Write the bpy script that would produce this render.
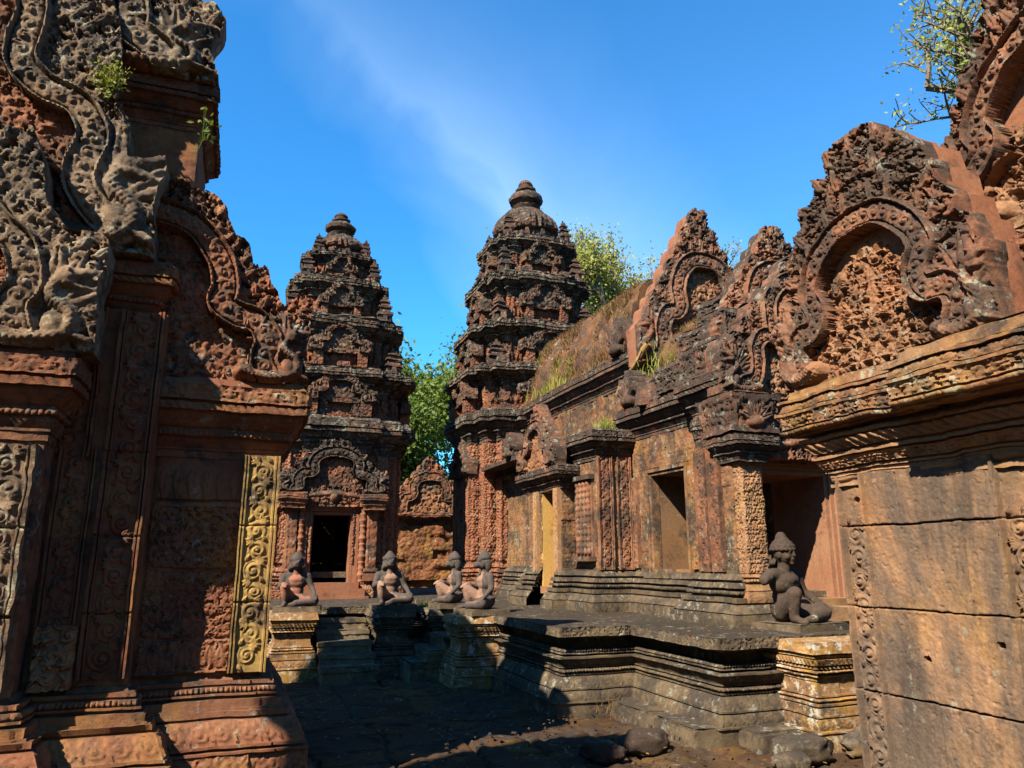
import bpy, math, random
import numpy as np
for _o in list(bpy.data.objects): bpy.data.objects.remove(_o, do_unlink=True)
S = bpy.context.scene
COL = S.collection
PI = math.pi
rad = math.radians

# ---------------------------------------------------------------- camera, sky, sun, exposure
cam_d = bpy.data.cameras.new('camera'); cam = bpy.data.objects.new('camera', cam_d); COL.objects.link(cam)
cam_d.sensor_width = 36.0; cam_d.lens = 740.0 / 1024.0 * 36.0
cam_d.clip_start = 0.05; cam_d.clip_end = 3000
cam.location = (0, 0, 1.4)
cam.rotation_euler = (rad(90 + 13.4), 0, rad(-20.3))
S.camera = cam
SUN_TRAVEL = np.array([0.845, 0.535, -0.95]); SUN_TRAVEL /= np.linalg.norm(SUN_TRAVEL)
SUN_EL = math.asin(-SUN_TRAVEL[2]); SUN_AZ = math.atan2(-SUN_TRAVEL[0], -SUN_TRAVEL[1])   # azimuth from +Y towards +X
W = bpy.data.worlds.new('World'); S.world = W; W.use_nodes = True
nt = W.node_tree; nt.nodes.clear()
sky = nt.nodes.new('ShaderNodeTexSky'); sky.sky_type = 'NISHITA'; sky.sun_disc = False
sky.sun_elevation = SUN_EL; sky.sun_rotation = SUN_AZ; sky.air_density = 1.0; sky.dust_density = 0.0; sky.ozone_density = 3.0
hs = nt.nodes.new('ShaderNodeHueSaturation'); hs.inputs['Saturation'].default_value = 1.1
bg = nt.nodes.new('ShaderNodeBackground'); bg.inputs['Strength'].default_value = 0.070
wo = nt.nodes.new('ShaderNodeOutputWorld')
# a thin streak of cirrus low in the sky
tc = nt.nodes.new('ShaderNodeTexCoord')
def wn(t, **k):
    n = nt.nodes.new(t)
    for a, b in k.items(): setattr(n, a, b)
    return n
def dirpt(x, y):
    f = 740.0; p = rad(13.4); w = rad(20.3)
    F = np.array([math.sin(w) * math.cos(p), math.cos(w) * math.cos(p), math.sin(p)])
    R_ = np.array([math.cos(w), -math.sin(w), 0]); U_ = np.cross(R_, F)
    d = F + R_ * (x - 512) / f - U_ * (y - 384) / f
    return d / np.linalg.norm(d)
def great(p, q):
    n = np.cross(p, q); return n / np.linalg.norm(n)
c_a = np.array([0.200, 0.843, 0.500]); c_b = np.array([0.285, 0.880, 0.380])
c_a = dirpt(365, 90); c_b = dirpt(500, 265)
gn = great(c_a, c_b)
dot = wn('ShaderNodeVectorMath', operation='DOT_PRODUCT'); dot.inputs[1].default_value = tuple(gn)
nt.links.new(tc.outputs['Generated'], dot.inputs[0])
nz = wn('ShaderNodeTexNoise'); nz.inputs['Scale'].default_value = 5.0; nz.inputs['Detail'].default_value = 7
nz.inputs['Distortion'].default_value = 0.6
nt.links.new(tc.outputs['Generated'], nz.inputs['Vector'])
wob = wn('ShaderNodeMath', operation='MULTIPLY_ADD'); wob.inputs[1].default_value = 0.20; wob.inputs[2].default_value = -0.10
nt.links.new(nz.outputs['Fac'], wob.inputs[0])
sm = wn('ShaderNodeMath', operation='ADD'); nt.links.new(dot.outputs['Value'], sm.inputs[0]); nt.links.new(wob.outputs[0], sm.inputs[1])
rp = wn('ShaderNodeValToRGB')
mr = wn('ShaderNodeMapRange'); mr.inputs['From Min'].default_value = -0.30; mr.inputs['From Max'].default_value = 0.30
nt.links.new(sm.outputs[0], mr.inputs['Value']); nt.links.new(mr.outputs['Result'], rp.inputs['Fac'])
e = rp.color_ramp.elements
e[0].position = 0.0; e[0].color = (0.05, 0.05, 0.05, 1); e[1].position = 1.0; e[1].color = (0, 0, 0, 1)
for p_, v_ in ((0.28, 0.20), (0.45, 0.34), (0.52, 0.12), (0.64, 0.0)):
    q_ = e.new(p_); q_.color = (v_, v_, v_, 1)
low = wn('ShaderNodeSeparateXYZ'); nt.links.new(tc.outputs['Generated'], low.inputs[0])
lm = wn('ShaderNodeMapRange'); lm.inputs['From Min'].default_value = 0.72; lm.inputs['From Max'].default_value = 0.35
nt.links.new(low.outputs['Z'], lm.inputs['Value'])
fm = wn('ShaderNodeMath', operation='MULTIPLY'); nt.links.new(rp.outputs['Color'], fm.inputs[0]); nt.links.new(lm.outputs['Result'], fm.inputs[1])
mx = wn('ShaderNodeMix', data_type='RGBA'); mx.inputs[7].default_value = (6.5, 8.2, 9.6, 1)
tint = wn('ShaderNodeMix', data_type='RGBA', blend_type='MULTIPLY'); tint.inputs[0].default_value = 1.0; tint.inputs[7].default_value = (.40, 1.18, 1.52, 1)
nt.links.new(sky.outputs[0], hs.inputs['Color']); nt.links.new(hs.outputs[0], tint.inputs[6]); nt.links.new(tint.outputs[2], mx.inputs[6]); nt.links.new(fm.outputs[0], mx.inputs[0])
nt.links.new(mx.outputs[2], bg.inputs['Color']); nt.links.new(bg.outputs[0], wo.inputs[0])
sd = bpy.data.lights.new('sun', 'SUN'); sd.energy = 5.0; sd.angle = rad(0.5); sd.color = (1.0, 0.92, 0.78)
so = bpy.data.objects.new('sun', sd); COL.objects.link(so)
from mathutils import Vector
so.rotation_euler = Vector(tuple(SUN_TRAVEL)).to_track_quat('-Z', 'Y').to_euler()
so.location = (-20, -12, 20)
S.view_settings.view_transform = 'Standard'; S.view_settings.look = 'None'
S.view_settings.exposure = 1.55; S.view_settings.gamma = 1.0
S.render.engine = 'CYCLES'
S.cycles.max_bounces = 5; S.cycles.diffuse_bounces = 3; S.cycles.glossy_bounces = 2

# ---------------------------------------------------------------- noise
def _h(ix, iy, iz, seed):
    h = (ix.astype(np.int64) * 73856093) ^ (iy.astype(np.int64) * 19349663) ^ (iz.astype(np.int64) * 83492791) ^ (seed * 2654435761)
    h &= 0xffffffff
    h = (h ^ (h >> 15)) * 2246822519 & 0xffffffff
    h = (h ^ (h >> 13)) * 3266489917 & 0xffffffff
    return ((h ^ (h >> 16)) & 0xffffff) / float(0xffffff)
def vnoise(P, sc, seed=0):
    q = P * sc; i = np.floor(q); f = q - i; f = f * f * (3 - 2 * f); i = i.astype(np.int64)
    r = 0
    for a in (0, 1):
        for b in (0, 1):
            for c in (0, 1):
                w = (f[:, 0] if a else 1 - f[:, 0]) * (f[:, 1] if b else 1 - f[:, 1]) * (f[:, 2] if c else 1 - f[:, 2])
                r = r + w * _h(i[:, 0] + a, i[:, 1] + b, i[:, 2] + c, seed)
    return r * 2 - 1
def n2(U, V, sc, seed=0):
    P = np.stack([U.ravel(), V.ravel(), np.zeros(U.size)], 1)
    return vnoise(P, sc, seed).reshape(U.shape)

# ---------------------------------------------------------------- mesh building
class MB:
    def __init__(s): s.V = []; s.F = []; s.n = 0
    def add(s, V, *Fs):
        V = np.asarray(V, float).reshape(-1, 3); s.V.append(V)
        for F in Fs:
            F = np.asarray(F, np.int64)
            if F.size: s.F.append(F + s.n)
        s.n += len(V)
    def grid(s, P, wrap=False, flip=False):           # P (a,b,3)
        a, b = P.shape[:2]
        I = np.arange(a * b).reshape(a, b)
        if wrap: I = np.concatenate([I, I[:, :1]], 1)
        F = np.stack([I[:-1, :-1], I[:-1, 1:], I[1:, 1:], I[1:, :-1]], -1).reshape(-1, 4)
        if flip: F = F[:, ::-1]
        s.add(P, F)
    def box(s, c, d, rz=0.0, taper=0.0):
        x, y, z = np.array(d) / 2.0
        t = 1 - taper
        V = np.array([[-x, -y, -z], [x, -y, -z], [x, y, -z], [-x, y, -z], [-x * t, -y * t, z], [x * t, -y * t, z], [x * t, y * t, z], [-x * t, y * t, z]])
        ca, sa = math.cos(rz), math.sin(rz)
        V = np.stack([V[:, 0] * ca - V[:, 1] * sa, V[:, 0] * sa + V[:, 1] * ca, V[:, 2]], 1) + np.array(c)
        s.add(V, [[0, 3, 2, 1], [4, 5, 6, 7], [0, 1, 5, 4], [1, 2, 6, 5], [2, 3, 7, 6], [3, 0, 4, 7]])
    def build(s, name, mat, parent=None, er=0.006, ers=7.0, ang=45, seed=0, smooth=True):
        V = np.concatenate(s.V)
        if er:
            D = np.stack([vnoise(V, ers, 11 + seed), vnoise(V, ers, 23 + seed), vnoise(V, ers, 37 + seed)], 1)
            D += 0.45 * np.stack([vnoise(V, ers * 3.1, 41), vnoise(V, ers * 3.1, 53), vnoise(V, ers * 3.1, 67)], 1)
            V = V + er * D
        off = np.array(ROOT.get(parent.name, (0, 0, 0))) if parent else np.zeros(3)
        V = V - off
        me = bpy.data.meshes.new(name)
        cnt = np.concatenate([np.full(len(F), F.shape[1]) for F in s.F]); idx = np.concatenate([F.ravel() for F in s.F])
        me.vertices.add(len(V)); me.vertices.foreach_set('co', V.astype(np.float32).ravel())
        me.loops.add(len(idx)); me.loops.foreach_set('vertex_index', idx.astype(np.int32))
        me.polygons.add(len(cnt)); st = np.concatenate([[0], np.cumsum(cnt)[:-1]])
        me.polygons.foreach_set('loop_start', st.astype(np.int32))
        me.update(calc_edges=True); me.validate()
        if smooth:
            me.polygons.foreach_set('use_smooth', np.ones(len(me.polygons), bool))
            me.set_sharp_from_angle(angle=rad(ang))
        if mat: me.materials.append(mat)
        o = bpy.data.objects.new(name, me); COL.objects.link(o)
        if parent:
            o.parent = parent; ROOT[o.name] = tuple(off)
        return o
ROOT = {}
def boxes(name, mat, parent, items, er=.006, ers=7.0):
    for it in items:
        m = MB(); m.box(*it); m.build(name, mat, parent, er=er, ers=ers)
def tag(o, label=None, cat=None, group=None, kind=None):
    if label: o['label'] = label
    if cat: o['category'] = cat
    if group: o['group'] = group
    if kind: o['kind'] = kind
    return o
def thing(name, loc, label, cat, group=None):
    o = bpy.data.objects.new(name, None); o.empty_display_size = 0.2; COL.objects.link(o); o.location = loc
    ROOT[o.name] = tuple(loc); return tag(o, label, cat, group)

# ---------------------------------------------------------------- relief canvases
class R:
    def __init__(s, w, h, c, wrap=False, u0=0.0, v0=0.0):
        s.c = c; s.wrap = wrap; s.u0 = u0; s.v0 = v0
        k = 0 if wrap else 1
        s.nx = int(round(w / c)) + k; s.ny = int(round(h / c)) + k
        s.w = w; s.h = h
        s.u = u0 + np.arange(s.nx) * c; s.v = v0 + np.arange(s.ny) * c
        s.U, s.V = np.meshgrid(s.u, s.v)
        s.H = np.zeros((s.ny, s.nx)); s.M = np.ones((s.ny, s.nx), bool)
    def win(s, x, y, r):
        ix = np.arange(int(math.floor((x - r - s.u0) / s.c)), int(math.ceil((x + r - s.u0) / s.c)) + 1)
        iy = np.arange(int(math.floor((y - r - s.v0) / s.c)), int(math.ceil((y + r - s.v0) / s.c)) + 1)
        du = ix * s.c + s.u0 - x; dv = iy * s.c + s.v0 - y
        if s.wrap: ix = ix % s.nx; iy = iy % s.ny
        else:
            kx = (ix >= 0) & (ix < s.nx); ky = (iy >= 0) & (iy < s.ny)
            ix = ix[kx]; du = du[kx]; iy = iy[ky]; dv = dv[ky]
        if not len(ix) or not len(iy): return None
        return np.ix_(iy, ix), du[None, :], dv[:, None]
    def put(s, I, h, ins):
        sub = s.H[I]; s.H[I] = np.where(ins & (h > sub), h, sub)
    def leaf(s, x, y, L, Wd, ang, amp, base=0.0, curl=0.0, rib=True):
        w = s.win(x + math.cos(ang) * L * .5, y + math.sin(ang) * L * .5, L * .75 + Wd)
        if w is None: return
        I, du, dv = w; du = du + math.cos(ang) * L * .5; dv = dv + math.sin(ang) * L * .5
        ca, sa = math.cos(ang), math.sin(ang)
        a = (du * ca + dv * sa) / L; b = (-du * sa + dv * ca) / Wd - curl * a * a * L / Wd
        ac = np.clip(a, 1e-4, 1); wd = np.sin(PI * ac ** .65) * .5 + .02
        ins = (a > 0) & (a < 1) & (np.abs(b) < wd)
        t = np.clip(np.abs(b) / wd, 0, 1); h = amp * np.sqrt(1 - t * t) * (.55 + .45 * np.sin(PI * np.clip(a * .8, 0, 1)))
        if rib: h = h - amp * .35 * np.exp(-(t / .22) ** 2)
        s.put(I, base + h, ins)
    def scroll(s, x, y, r, amp, turns=1.6, chir=1, ang=0.0, base=0.0):
        w = s.win(x, y, r)
        if w is None: return
        I, du, dv = w; d = np.sqrt(du * du + dv * dv) / r; th = np.arctan2(dv + 0 * du, du + 0 * dv)
        g = .5 + .5 * np.cos(2 * PI * turns * d - chir * (th + ang))
        h = amp * (.25 * (1 - d * d) + .75 * g ** .8 * np.sqrt(np.clip(1 - d * .85, 0, 1)))
        h = np.where(d < .22, amp * np.sqrt(np.clip(1 - (d / .22) ** 2, 0, 1)) * .5 + amp * .5, h)
        s.put(I, base + h, d < 1)
    def ell(s, x, y, a, b, ang, amp, base=0.0, p=2.0):
        w = s.win(x, y, max(a, b))
        if w is None: return
        I, du, dv = w; ca, sa = math.cos(ang), math.sin(ang)
        q = ((du * ca + dv * sa) / a) ** 2 + ((-du * sa + dv * ca) / b) ** 2
        s.put(I, base + amp * np.clip(1 - q, 0, 1) ** (1 / p), q < 1)
    def limb(s, x0, y0, r0, x1, y1, r1, amp, base=0.0):
        n = max(3, int(math.hypot(x1 - x0, y1 - y0) / (min(r0, r1) * .5)))
        for i in range(n + 1):
            t = i / n; r = r0 + (r1 - r0) * t
            s.ell(x0 + (x1 - x0) * t, y0 + (y1 - y0) * t, r, r, 0, amp * r / max(r0, r1), base)
    def flame(s, x, y, L, ang, amp, rng, base=0.0):
        for da, f in ((-1.0, .55), (1.0, .55), (-.5, .78), (.5, .78), (0, 1.0)):
            s.leaf(x, y, L * f, L * .34, ang + da * rng.uniform(.8, 1.2), amp * (.7 + .3 * f), base, curl=rng.uniform(-.5, .5) + .5 * (1 if da > 0 else -1) * (da != 0))
        s.scroll(x, y, L * .27, amp * .95, 1.4, rng.choice((-1, 1)), rng.uniform(0, 6), base)
    def foliage(s, ok, sp, amp, rng, angf=None, base=0.0, x0=None, x1=None, y0=None, y1=None):
        x0 = s.u[0] if x0 is None else x0; x1 = s.u[-1] if x1 is None else x1
        y0 = s.v[0] if y0 is None else y0; y1 = s.v[-1] if y1 is None else y1
        for j in range(int((y1 - y0) / sp) + 2):
            for i in range(int((x1 - x0) / sp) + 2):
                x = x0 + (i + .5 * (j & 1) + rng.uniform(-.3, .3)) * sp; y = y0 + (j + rng.uniform(-.3, .3)) * sp
                if ok is not None and not ok(x, y): continue
                a = angf(x, y) if angf else rng.uniform(0, 2 * PI)
                a += rng.uniform(-.7, .7); bs = base + rng.uniform(0, .35) * amp; t = rng.random()
                if t < .42: s.scroll(x, y, sp * rng.uniform(.42, .62), amp * rng.uniform(.7, 1), rng.uniform(1.1, 1.7), rng.choice((-1, 1)), rng.uniform(0, 6), bs)
                elif t < .8: s.flame(x - math.cos(a) * sp * .4, y - math.sin(a) * sp * .4, sp * rng.uniform(1.0, 1.4), a, amp * rng.uniform(.7, 1), rng, bs)
                else:
                    s.ell(x, y, sp * .26, sp * .26, 0, amp, bs)
                    for k in range(6): s.leaf(x + .2 * sp * math.cos(k * 1.05), y + .2 * sp * math.sin(k * 1.05), sp * .38, sp * .26, k * 1.05, amp * .8, bs)
    def rinceau(s, xc, wd, y0, y1, amp, base=0.0, rng=None):
        rng = rng or random.Random(1); n = max(1, int(round((y1 - y0) / (wd * .95)))); dy = (y1 - y0) / n
        for k in range(n):
            c = 1 if k & 1 else -1; y = y0 + (k + .5) * dy; x = xc + c * wd * .06
            s.scroll(x, y, min(wd, dy) * rng.uniform(.38, .49), amp * rng.uniform(.65, 1.1), rng.uniform(1.4, 2.1), c, rng.uniform(0, 1) + (0 if c > 0 else PI), base)
            for q in range(5):
                a = (PI if c < 0 else 0) + (q - 2) * .55 + PI
                s.leaf(xc - c * wd * .12, y + dy * .5, wd * .42, wd * .2, a + rng.uniform(-.2, .2), amp * .8, base)
            s.leaf(xc + c * wd * .42, y + dy * .45, wd * .35, wd * .18, PI / 2 + c * .6, amp * .8, base)
            s.leaf(xc + c * wd * .42, y - dy * .45, wd * .35, wd * .18, -PI / 2 - c * .6, amp * .8, base)
    def beadrow(s, x0, x1, y, r, amp, base=0.0):
        n = max(1, int((x1 - x0) / (2.1 * r)))
        for i in range(n): s.ell(x0 + (i + .5) * (x1 - x0) / n, y, r, r, 0, amp, base)
    def petalrow(s, x0, x1, y, L, wd, amp, up=True, base=0.0):
        n = max(1, int((x1 - x0) / wd))
        for i in range(n):
            s.leaf(x0 + (i + .5) * (x1 - x0) / n, y, L, wd * 1.5, PI / 2 if up else -PI / 2, amp, base)
    def joints(s, rows, cols, wd, depth, seed=0, off=0.006):
        rng = random.Random(seed); vs = [s.v[0] - 1] + list(rows) + [s.v[-1] + 1]
        jit = n2(s.U, s.V, 7, seed) * .004 + n2(s.U, s.V, 45, seed + 1) * .002
        for k in range(len(vs) - 1):
            xs = [s.u[0] - 1] + list(cols[k % len(cols)]) + [s.u[-1] + 1]
            for m in range(len(xs) - 1):
                b = (s.V >= vs[k]) & (s.V < vs[k + 1]) & (s.U >= xs[m]) & (s.U < xs[m + 1])
                s.H[b] += rng.uniform(-off, off)
        for v in rows: s.H -= depth * np.exp(-((s.V + jit - v) / wd) ** 2)
        for k in range(len(vs) - 1):
            for x in cols[k % len(cols)]:
                s.H -= depth * np.exp(-((s.U + jit - x) / wd) ** 2) * ((s.V >= vs[k]) & (s.V < vs[k + 1]))

def catmull(P, n=8):
    P = np.array(P, float); Q = np.vstack([2 * P[0] - P[1], P, 2 * P[-1] - P[-2]]); out = []
    for i in range(1, len(Q) - 2):
        for t in np.linspace(0, 1, n, endpoint=False):
            a, b, c, d = Q[i - 1], Q[i], Q[i + 1], Q[i + 2]
            out.append(.5 * (2 * b + (c - a) * t + (2 * a - 5 * b + 4 * c - d) * t * t + (3 * b - a - 3 * c + d) * t ** 3))
    out.append(P[-1]); return np.array(out)
def polydist(U, V, C):
    best = np.full(U.shape, 1e9); S_ = np.zeros(U.shape); acc = 0.0
    for i in range(len(C) - 1):
        ax, ay = C[i]; dx, dy = C[i + 1] - C[i]; L2 = dx * dx + dy * dy; L = math.sqrt(L2) + 1e-9
        t = np.clip(((U - ax) * dx + (V - ay) * dy) / (L2 + 1e-12), 0, 1)
        d = np.hypot(U - ax - t * dx, V - ay - t * dy); m = d < best
        best[m] = d[m]; S_[m] = acc + t[m] * L; acc += L
    return best, S_, acc
def inpoly(U, V, P):
    r = np.zeros(U.shape, bool); n = len(P)
    for i in range(n):
        x0, y0 = P[i]; x1, y1 = P[(i + 1) % n]
        if y0 == y1: continue
        c = ((y0 > V) != (y1 > V)) & (U < (x1 - x0) * (V - y0) / (y1 - y0) + x0); r ^= c
    return r
def smooth_edge(r, k, it=5):
    """ease the stair-stepped rim of a cut-out canvas into a smooth outline"""
    if k.all(): return r.U, r.V
    I = np.arange(r.ny * r.nx).reshape(r.ny, r.nx); kp = np.pad(k, 1); E = []
    q = (I[:-1, :-1], I[:-1, 1:], I[1:, 1:], I[1:, :-1])
    for a, b, sl in ((q[0], q[1], kp[:-2, 1:-1]), (q[1], q[2], kp[1:-1, 2:]), (q[2], q[3], kp[2:, 1:-1]), (q[3], q[0], kp[1:-1, :-2])):
        e_ = k & ~sl; E.append(np.stack([a[e_], b[e_]], 1))
    E = np.concatenate(E); u = r.U.ravel().copy(); v = r.V.ravel().copy(); cnt = np.zeros(u.size); np.add.at(cnt, E[:, 0], 1); np.add.at(cnt, E[:, 1], 1)
    lo = r.V.min() + r.c * .5; m = (cnt == 2) & (v > lo)
    for _ in range(it):
        su = np.zeros(u.size); sv = np.zeros(u.size)
        for a, b in ((0, 1), (1, 0)): np.add.at(su, E[:, a], u[E[:, b]]); np.add.at(sv, E[:, a], v[E[:, b]])
        u[m] = .5 * u[m] + .25 * su[m]; v[m] = .5 * v[m] + .25 * sv[m]
    return u.reshape(r.U.shape), v.reshape(r.V.shape)
def relief(mb, r, o, ux, un, uz=(0, 0, 1), thick=0.1, back=True, flipu=False):
    o, ux, un, uz = (np.array(a, float) for a in (o, ux, un, uz))
    k = r.M[:-1, :-1] & r.M[1:, :-1] & r.M[:-1, 1:] & r.M[1:, 1:]
    UU, VV = smooth_edge(r, k)
    P = o + UU[..., None] * ux + VV[..., None] * uz + r.H[..., None] * un
    I = np.arange(r.ny * r.nx).reshape(r.ny, r.nx); nf = r.ny * r.nx
    q = np.stack([I[:-1, :-1], I[:-1, 1:], I[1:, 1:], I[1:, :-1]], -1)
    fr = q[k]
    B = o + UU[..., None] * ux + VV[..., None] * uz - thick * un
    kp = np.pad(k, 1); Fs = [fr]
    if np.dot(np.cross(ux, uz), un) < 0: flip = True
    else: flip = False
    for a, b, sl in ((q[..., 0], q[..., 1], kp[:-2, 1:-1]), (q[..., 1], q[..., 2], kp[1:-1, 2:]), (q[..., 2], q[..., 3], kp[2:, 1:-1]), (q[..., 3], q[..., 0], kp[1:-1, :-2])):
        e_ = k & ~sl; a_ = a[e_]; b_ = b[e_]
        if len(a_): Fs.append(np.stack([a_, a_ + nf, b_ + nf, b_], -1))
    if back: Fs.append(fr[:, ::-1] + nf)
    F = np.concatenate(Fs)
    if flip: F = F[:, ::-1]
    V = np.concatenate([P.reshape(-1, 3), B.reshape(-1, 3)])
    used = np.zeros(len(V), bool); used[F.ravel()] = True
    remap = np.cumsum(used) - 1
    mb.add(V[used], remap[F])

# tiles for mouldings: rows = v (up), cols = along
def _tile(kind):
    rng = random.Random(5)
    if kind == 'bead':
        r = R(1, 1, 1 / 16., True); r.ell(.5, .5, .46, .48, 0, 1)
    elif kind == 'petal':
        r = R(1, 1, 1 / 24., True); r.leaf(.5, -.02, 1.05, 1.25, PI / 2, 1); r.leaf(0, -.02, .75, .6, PI / 2, .6)
    elif kind == 'down':
        r = R(1, 1, 1 / 24., True); r.leaf(.5, 1.02, 1.05, 1.25, -PI / 2, 1); r.leaf(0, 1.02, .75, .6, -PI / 2, .6)
    elif kind == 'twist':
        r = R(1, 1, 1 / 16., True); r.H = np.abs(np.sin(PI * (r.U + r.V * .8)))
    elif kind == 'fol':
        r = R(3, 1, 1 / 20., True); r.foliage(None, .33, 1, rng)
    elif kind == 'rin':
        r = R(2, 1, 1 / 24., True)
        for k in (0, 1):
            r.scroll(.5 + k, .5, .46, 1, 1.8, 1 if k else -1, PI * k)
            for q in range(5): r.leaf(k + .0, .5, .5, .2, q * 1.25 + k, .8)
    elif kind == 'wall':
        r = R(1, 1, 1 / 64., True)
        for i in range(6):
            for j in range(6): r.leaf(i / 6. + (j & 1) / 12., j / 6., .2, .2, PI / 2, .8); r.ell(i / 6. + (j & 1) / 12. + 1 / 12., j / 6. + .08, .04, .05, 0, 1)
    elif kind == 'wfol':
        r = R(1, 1, 1 / 64., True); r.foliage(None, .12, 1, rng)
    elif kind == 'fig':
        r = R(1, 1, 1 / 24., True)
        r.ell(.5, .8, .13, .14, 0, 1); r.ell(.5, .5, .2, .25, 0, .9); r.ell(.3, .2, .2, .16, .4, .8); r.ell(.7, .2, .2, .16, -.4, .8); r.leaf(0, 0, .9, .4, PI / 2, .7)
    return r.H
TILE = {k: _tile(k) for k in ('bead', 'petal', 'down', 'twist', 'fol', 'rin', 'wall', 'wfol', 'fig')}

class Prof:
    def __init__(s, z0, o0=0.0, res=0.02):
        s.z = [z0]; s.o = [o0]; s.b = [-1]; s.v = [0]; s.bands = []; s.res = res; s.cz = z0
    def f(s, h, o0, o1=None, orn=None, amp=0.012, per=0.08, bulge=0.0, vper=None):
        o1 = o0 if o1 is None else o1
        n = max(1, int(math.ceil(h / s.res))) if (orn or bulge or h > .25) else 1
        if bulge: n = max(n, 4)
        if orn: n = max(n, 4)
        for i in range(n + 1):
            t = i / n
            s.z.append(s.cz + h * t); s.o.append(o0 + (o1 - o0) * t + bulge * math.sin(PI * t)); s.b.append(len(s.bands) if orn else -1); s.v.append(t)
        if orn: s.bands.append((orn, amp, per, vper, s.cz))
        s.cz += h; return s
def mitres(path, closed):
    P = [np.array(p, float) for p in path]; n = len(P); N = []
    m = n if closed else n - 1
    for i in range(m):
        d = P[(i + 1) % n] - P[i]; d /= np.linalg.norm(d); N.append(np.array([d[1], -d[0]]))
    M = []
    for i in range(n):
        if closed: a, b = N[i - 1], N[i % m]
        elif i == 0: a = b = N[0]
        elif i == n - 1: a = b = N[-1]
        else: a, b = N[i - 1], N[i]
        M.append((a + b) / (1 + np.dot(a, b)))
    return P, N, M
def sweep(mb, path, pr, step=0.03, closed=True, cap=True, rough=0.0, blk=0.35, seed=0, bot=False):
    P, N, M = mitres(path, closed); n = len(P)
    z = np.array(pr.z); o = np.array(pr.o); bi = np.array(pr.b); v = np.array(pr.v); rs = np.random.RandomState(seed)
    # courses for rough block offsets
    for i in range(n if closed else n - 1):
        A, B = P[i], P[(i + 1) % n]; L = np.linalg.norm(B - A); m = max(1, int(math.ceil(L / step)))
        t = np.linspace(0, 1, m + 1); s = t * L
        off = np.tile(o[:, None], (1, m + 1))
        for k, (orn, amp, per, vper, bz) in enumerate(pr.bands):
            rows = np.where(bi == k)[0]; T = TILE[orn]; ny, nx = T.shape
            per_ = per * (nx / ny)
            q = max(1, int(round(L / per_))) if L > per_ * .6 else max(L / per_, .3)
            ph = (s / L * q) % 1.0
            vv = ((z[rows] - bz) / vper) % 1.0 if vper else np.clip(v[rows], 0, .999)
            off[rows] += amp * T[np.minimum((vv * ny).astype(int), ny - 1)][:, np.minimum((ph * nx).astype(int), nx - 1)]
        if rough:
            nb = int(L / blk) + 2; ci = np.floor((z - z[0]) / .22).astype(int); tab = rs.uniform(-1, 1, (ci.max() + 1, nb + 1)); sh = rs.uniform(0, 1, ci.max() + 1)
            off += rough * tab[ci[:, None], np.floor(s[None, :] / blk + sh[ci][:, None]).astype(int)]
        a = A[None, :] + off[:, :1] * M[i]; b = B[None, :] + off[:, -1:] * M[(i + 1) % n]
        # corners share the plain offset so neighbouring sides meet
        a0 = A[None, :] + o[:, None] * M[i]; b0 = B[None, :] + o[:, None] * M[(i + 1) % n]
        XY = a0[:, None, :] * (1 - t)[None, :, None] + b0[:, None, :] * t[None, :, None] + (off - o[:, None])[..., None] * N[i]
        G = np.concatenate([XY, np.tile(z[:, None, None], (1, m + 1, 1))], 2)
        if closed or 0 < i:
            G[:, 0, :2] = a0
        if closed or i < n - 2:
            G[:, -1, :2] = b0
        mb.grid(G)
    if cap and closed:
        C = np.array([P[i] + o[-1] * M[i] for i in range(n)]); mb.add(np.column_stack([C, np.full(n, z[-1])]), [list(range(n))])
    if bot and closed:
        C = np.array([P[i] + o[1] * M[i] for i in range(n)]); mb.add(np.column_stack([C, np.full(n, z[0])]), [list(range(n))[::-1]])
def lathe(mb, c, prof, n=32, flute=0, fa=0.0):
    th = np.arange(n) * 2 * PI / n; G = []
    for r, z in prof:
        rr = r * (1 + fa * np.abs(np.sin(flute * th * .5))) if flute else np.full(n, r)
        G.append(np.stack([c[0] + rr * np.cos(th), c[1] + rr * np.sin(th), np.full(n, c[2] + z)], 1))
    G = np.array(G); mb.grid(G, wrap=True)
    mb.add(G[-1], [list(range(n))])
def rect(x0, x1, y0, y1): return [(x0, y0), (x1, y0), (x1, y1), (x0, y1)]
def cyl(mb, a, b, r0, r1, n=8, caps=True):
    a = np.array(a, float); b = np.array(b, float); d = b - a; d /= np.linalg.norm(d) + 1e-9
    e1 = np.cross(d, (0, 0, 1) if abs(d[2]) < .9 else (1, 0, 0)); e1 /= np.linalg.norm(e1); e2 = np.cross(d, e1)
    th = np.arange(n) * 2 * PI / n; c = np.cos(th)[:, None] * e1 + np.sin(th)[:, None] * e2
    G = np.array([a + r0 * c, b + r1 * c]); mb.grid(G, wrap=True, flip=True)
    if caps: mb.add(G[0], [list(range(n))]); mb.add(G[1], [list(range(n))[::-1]])
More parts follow.
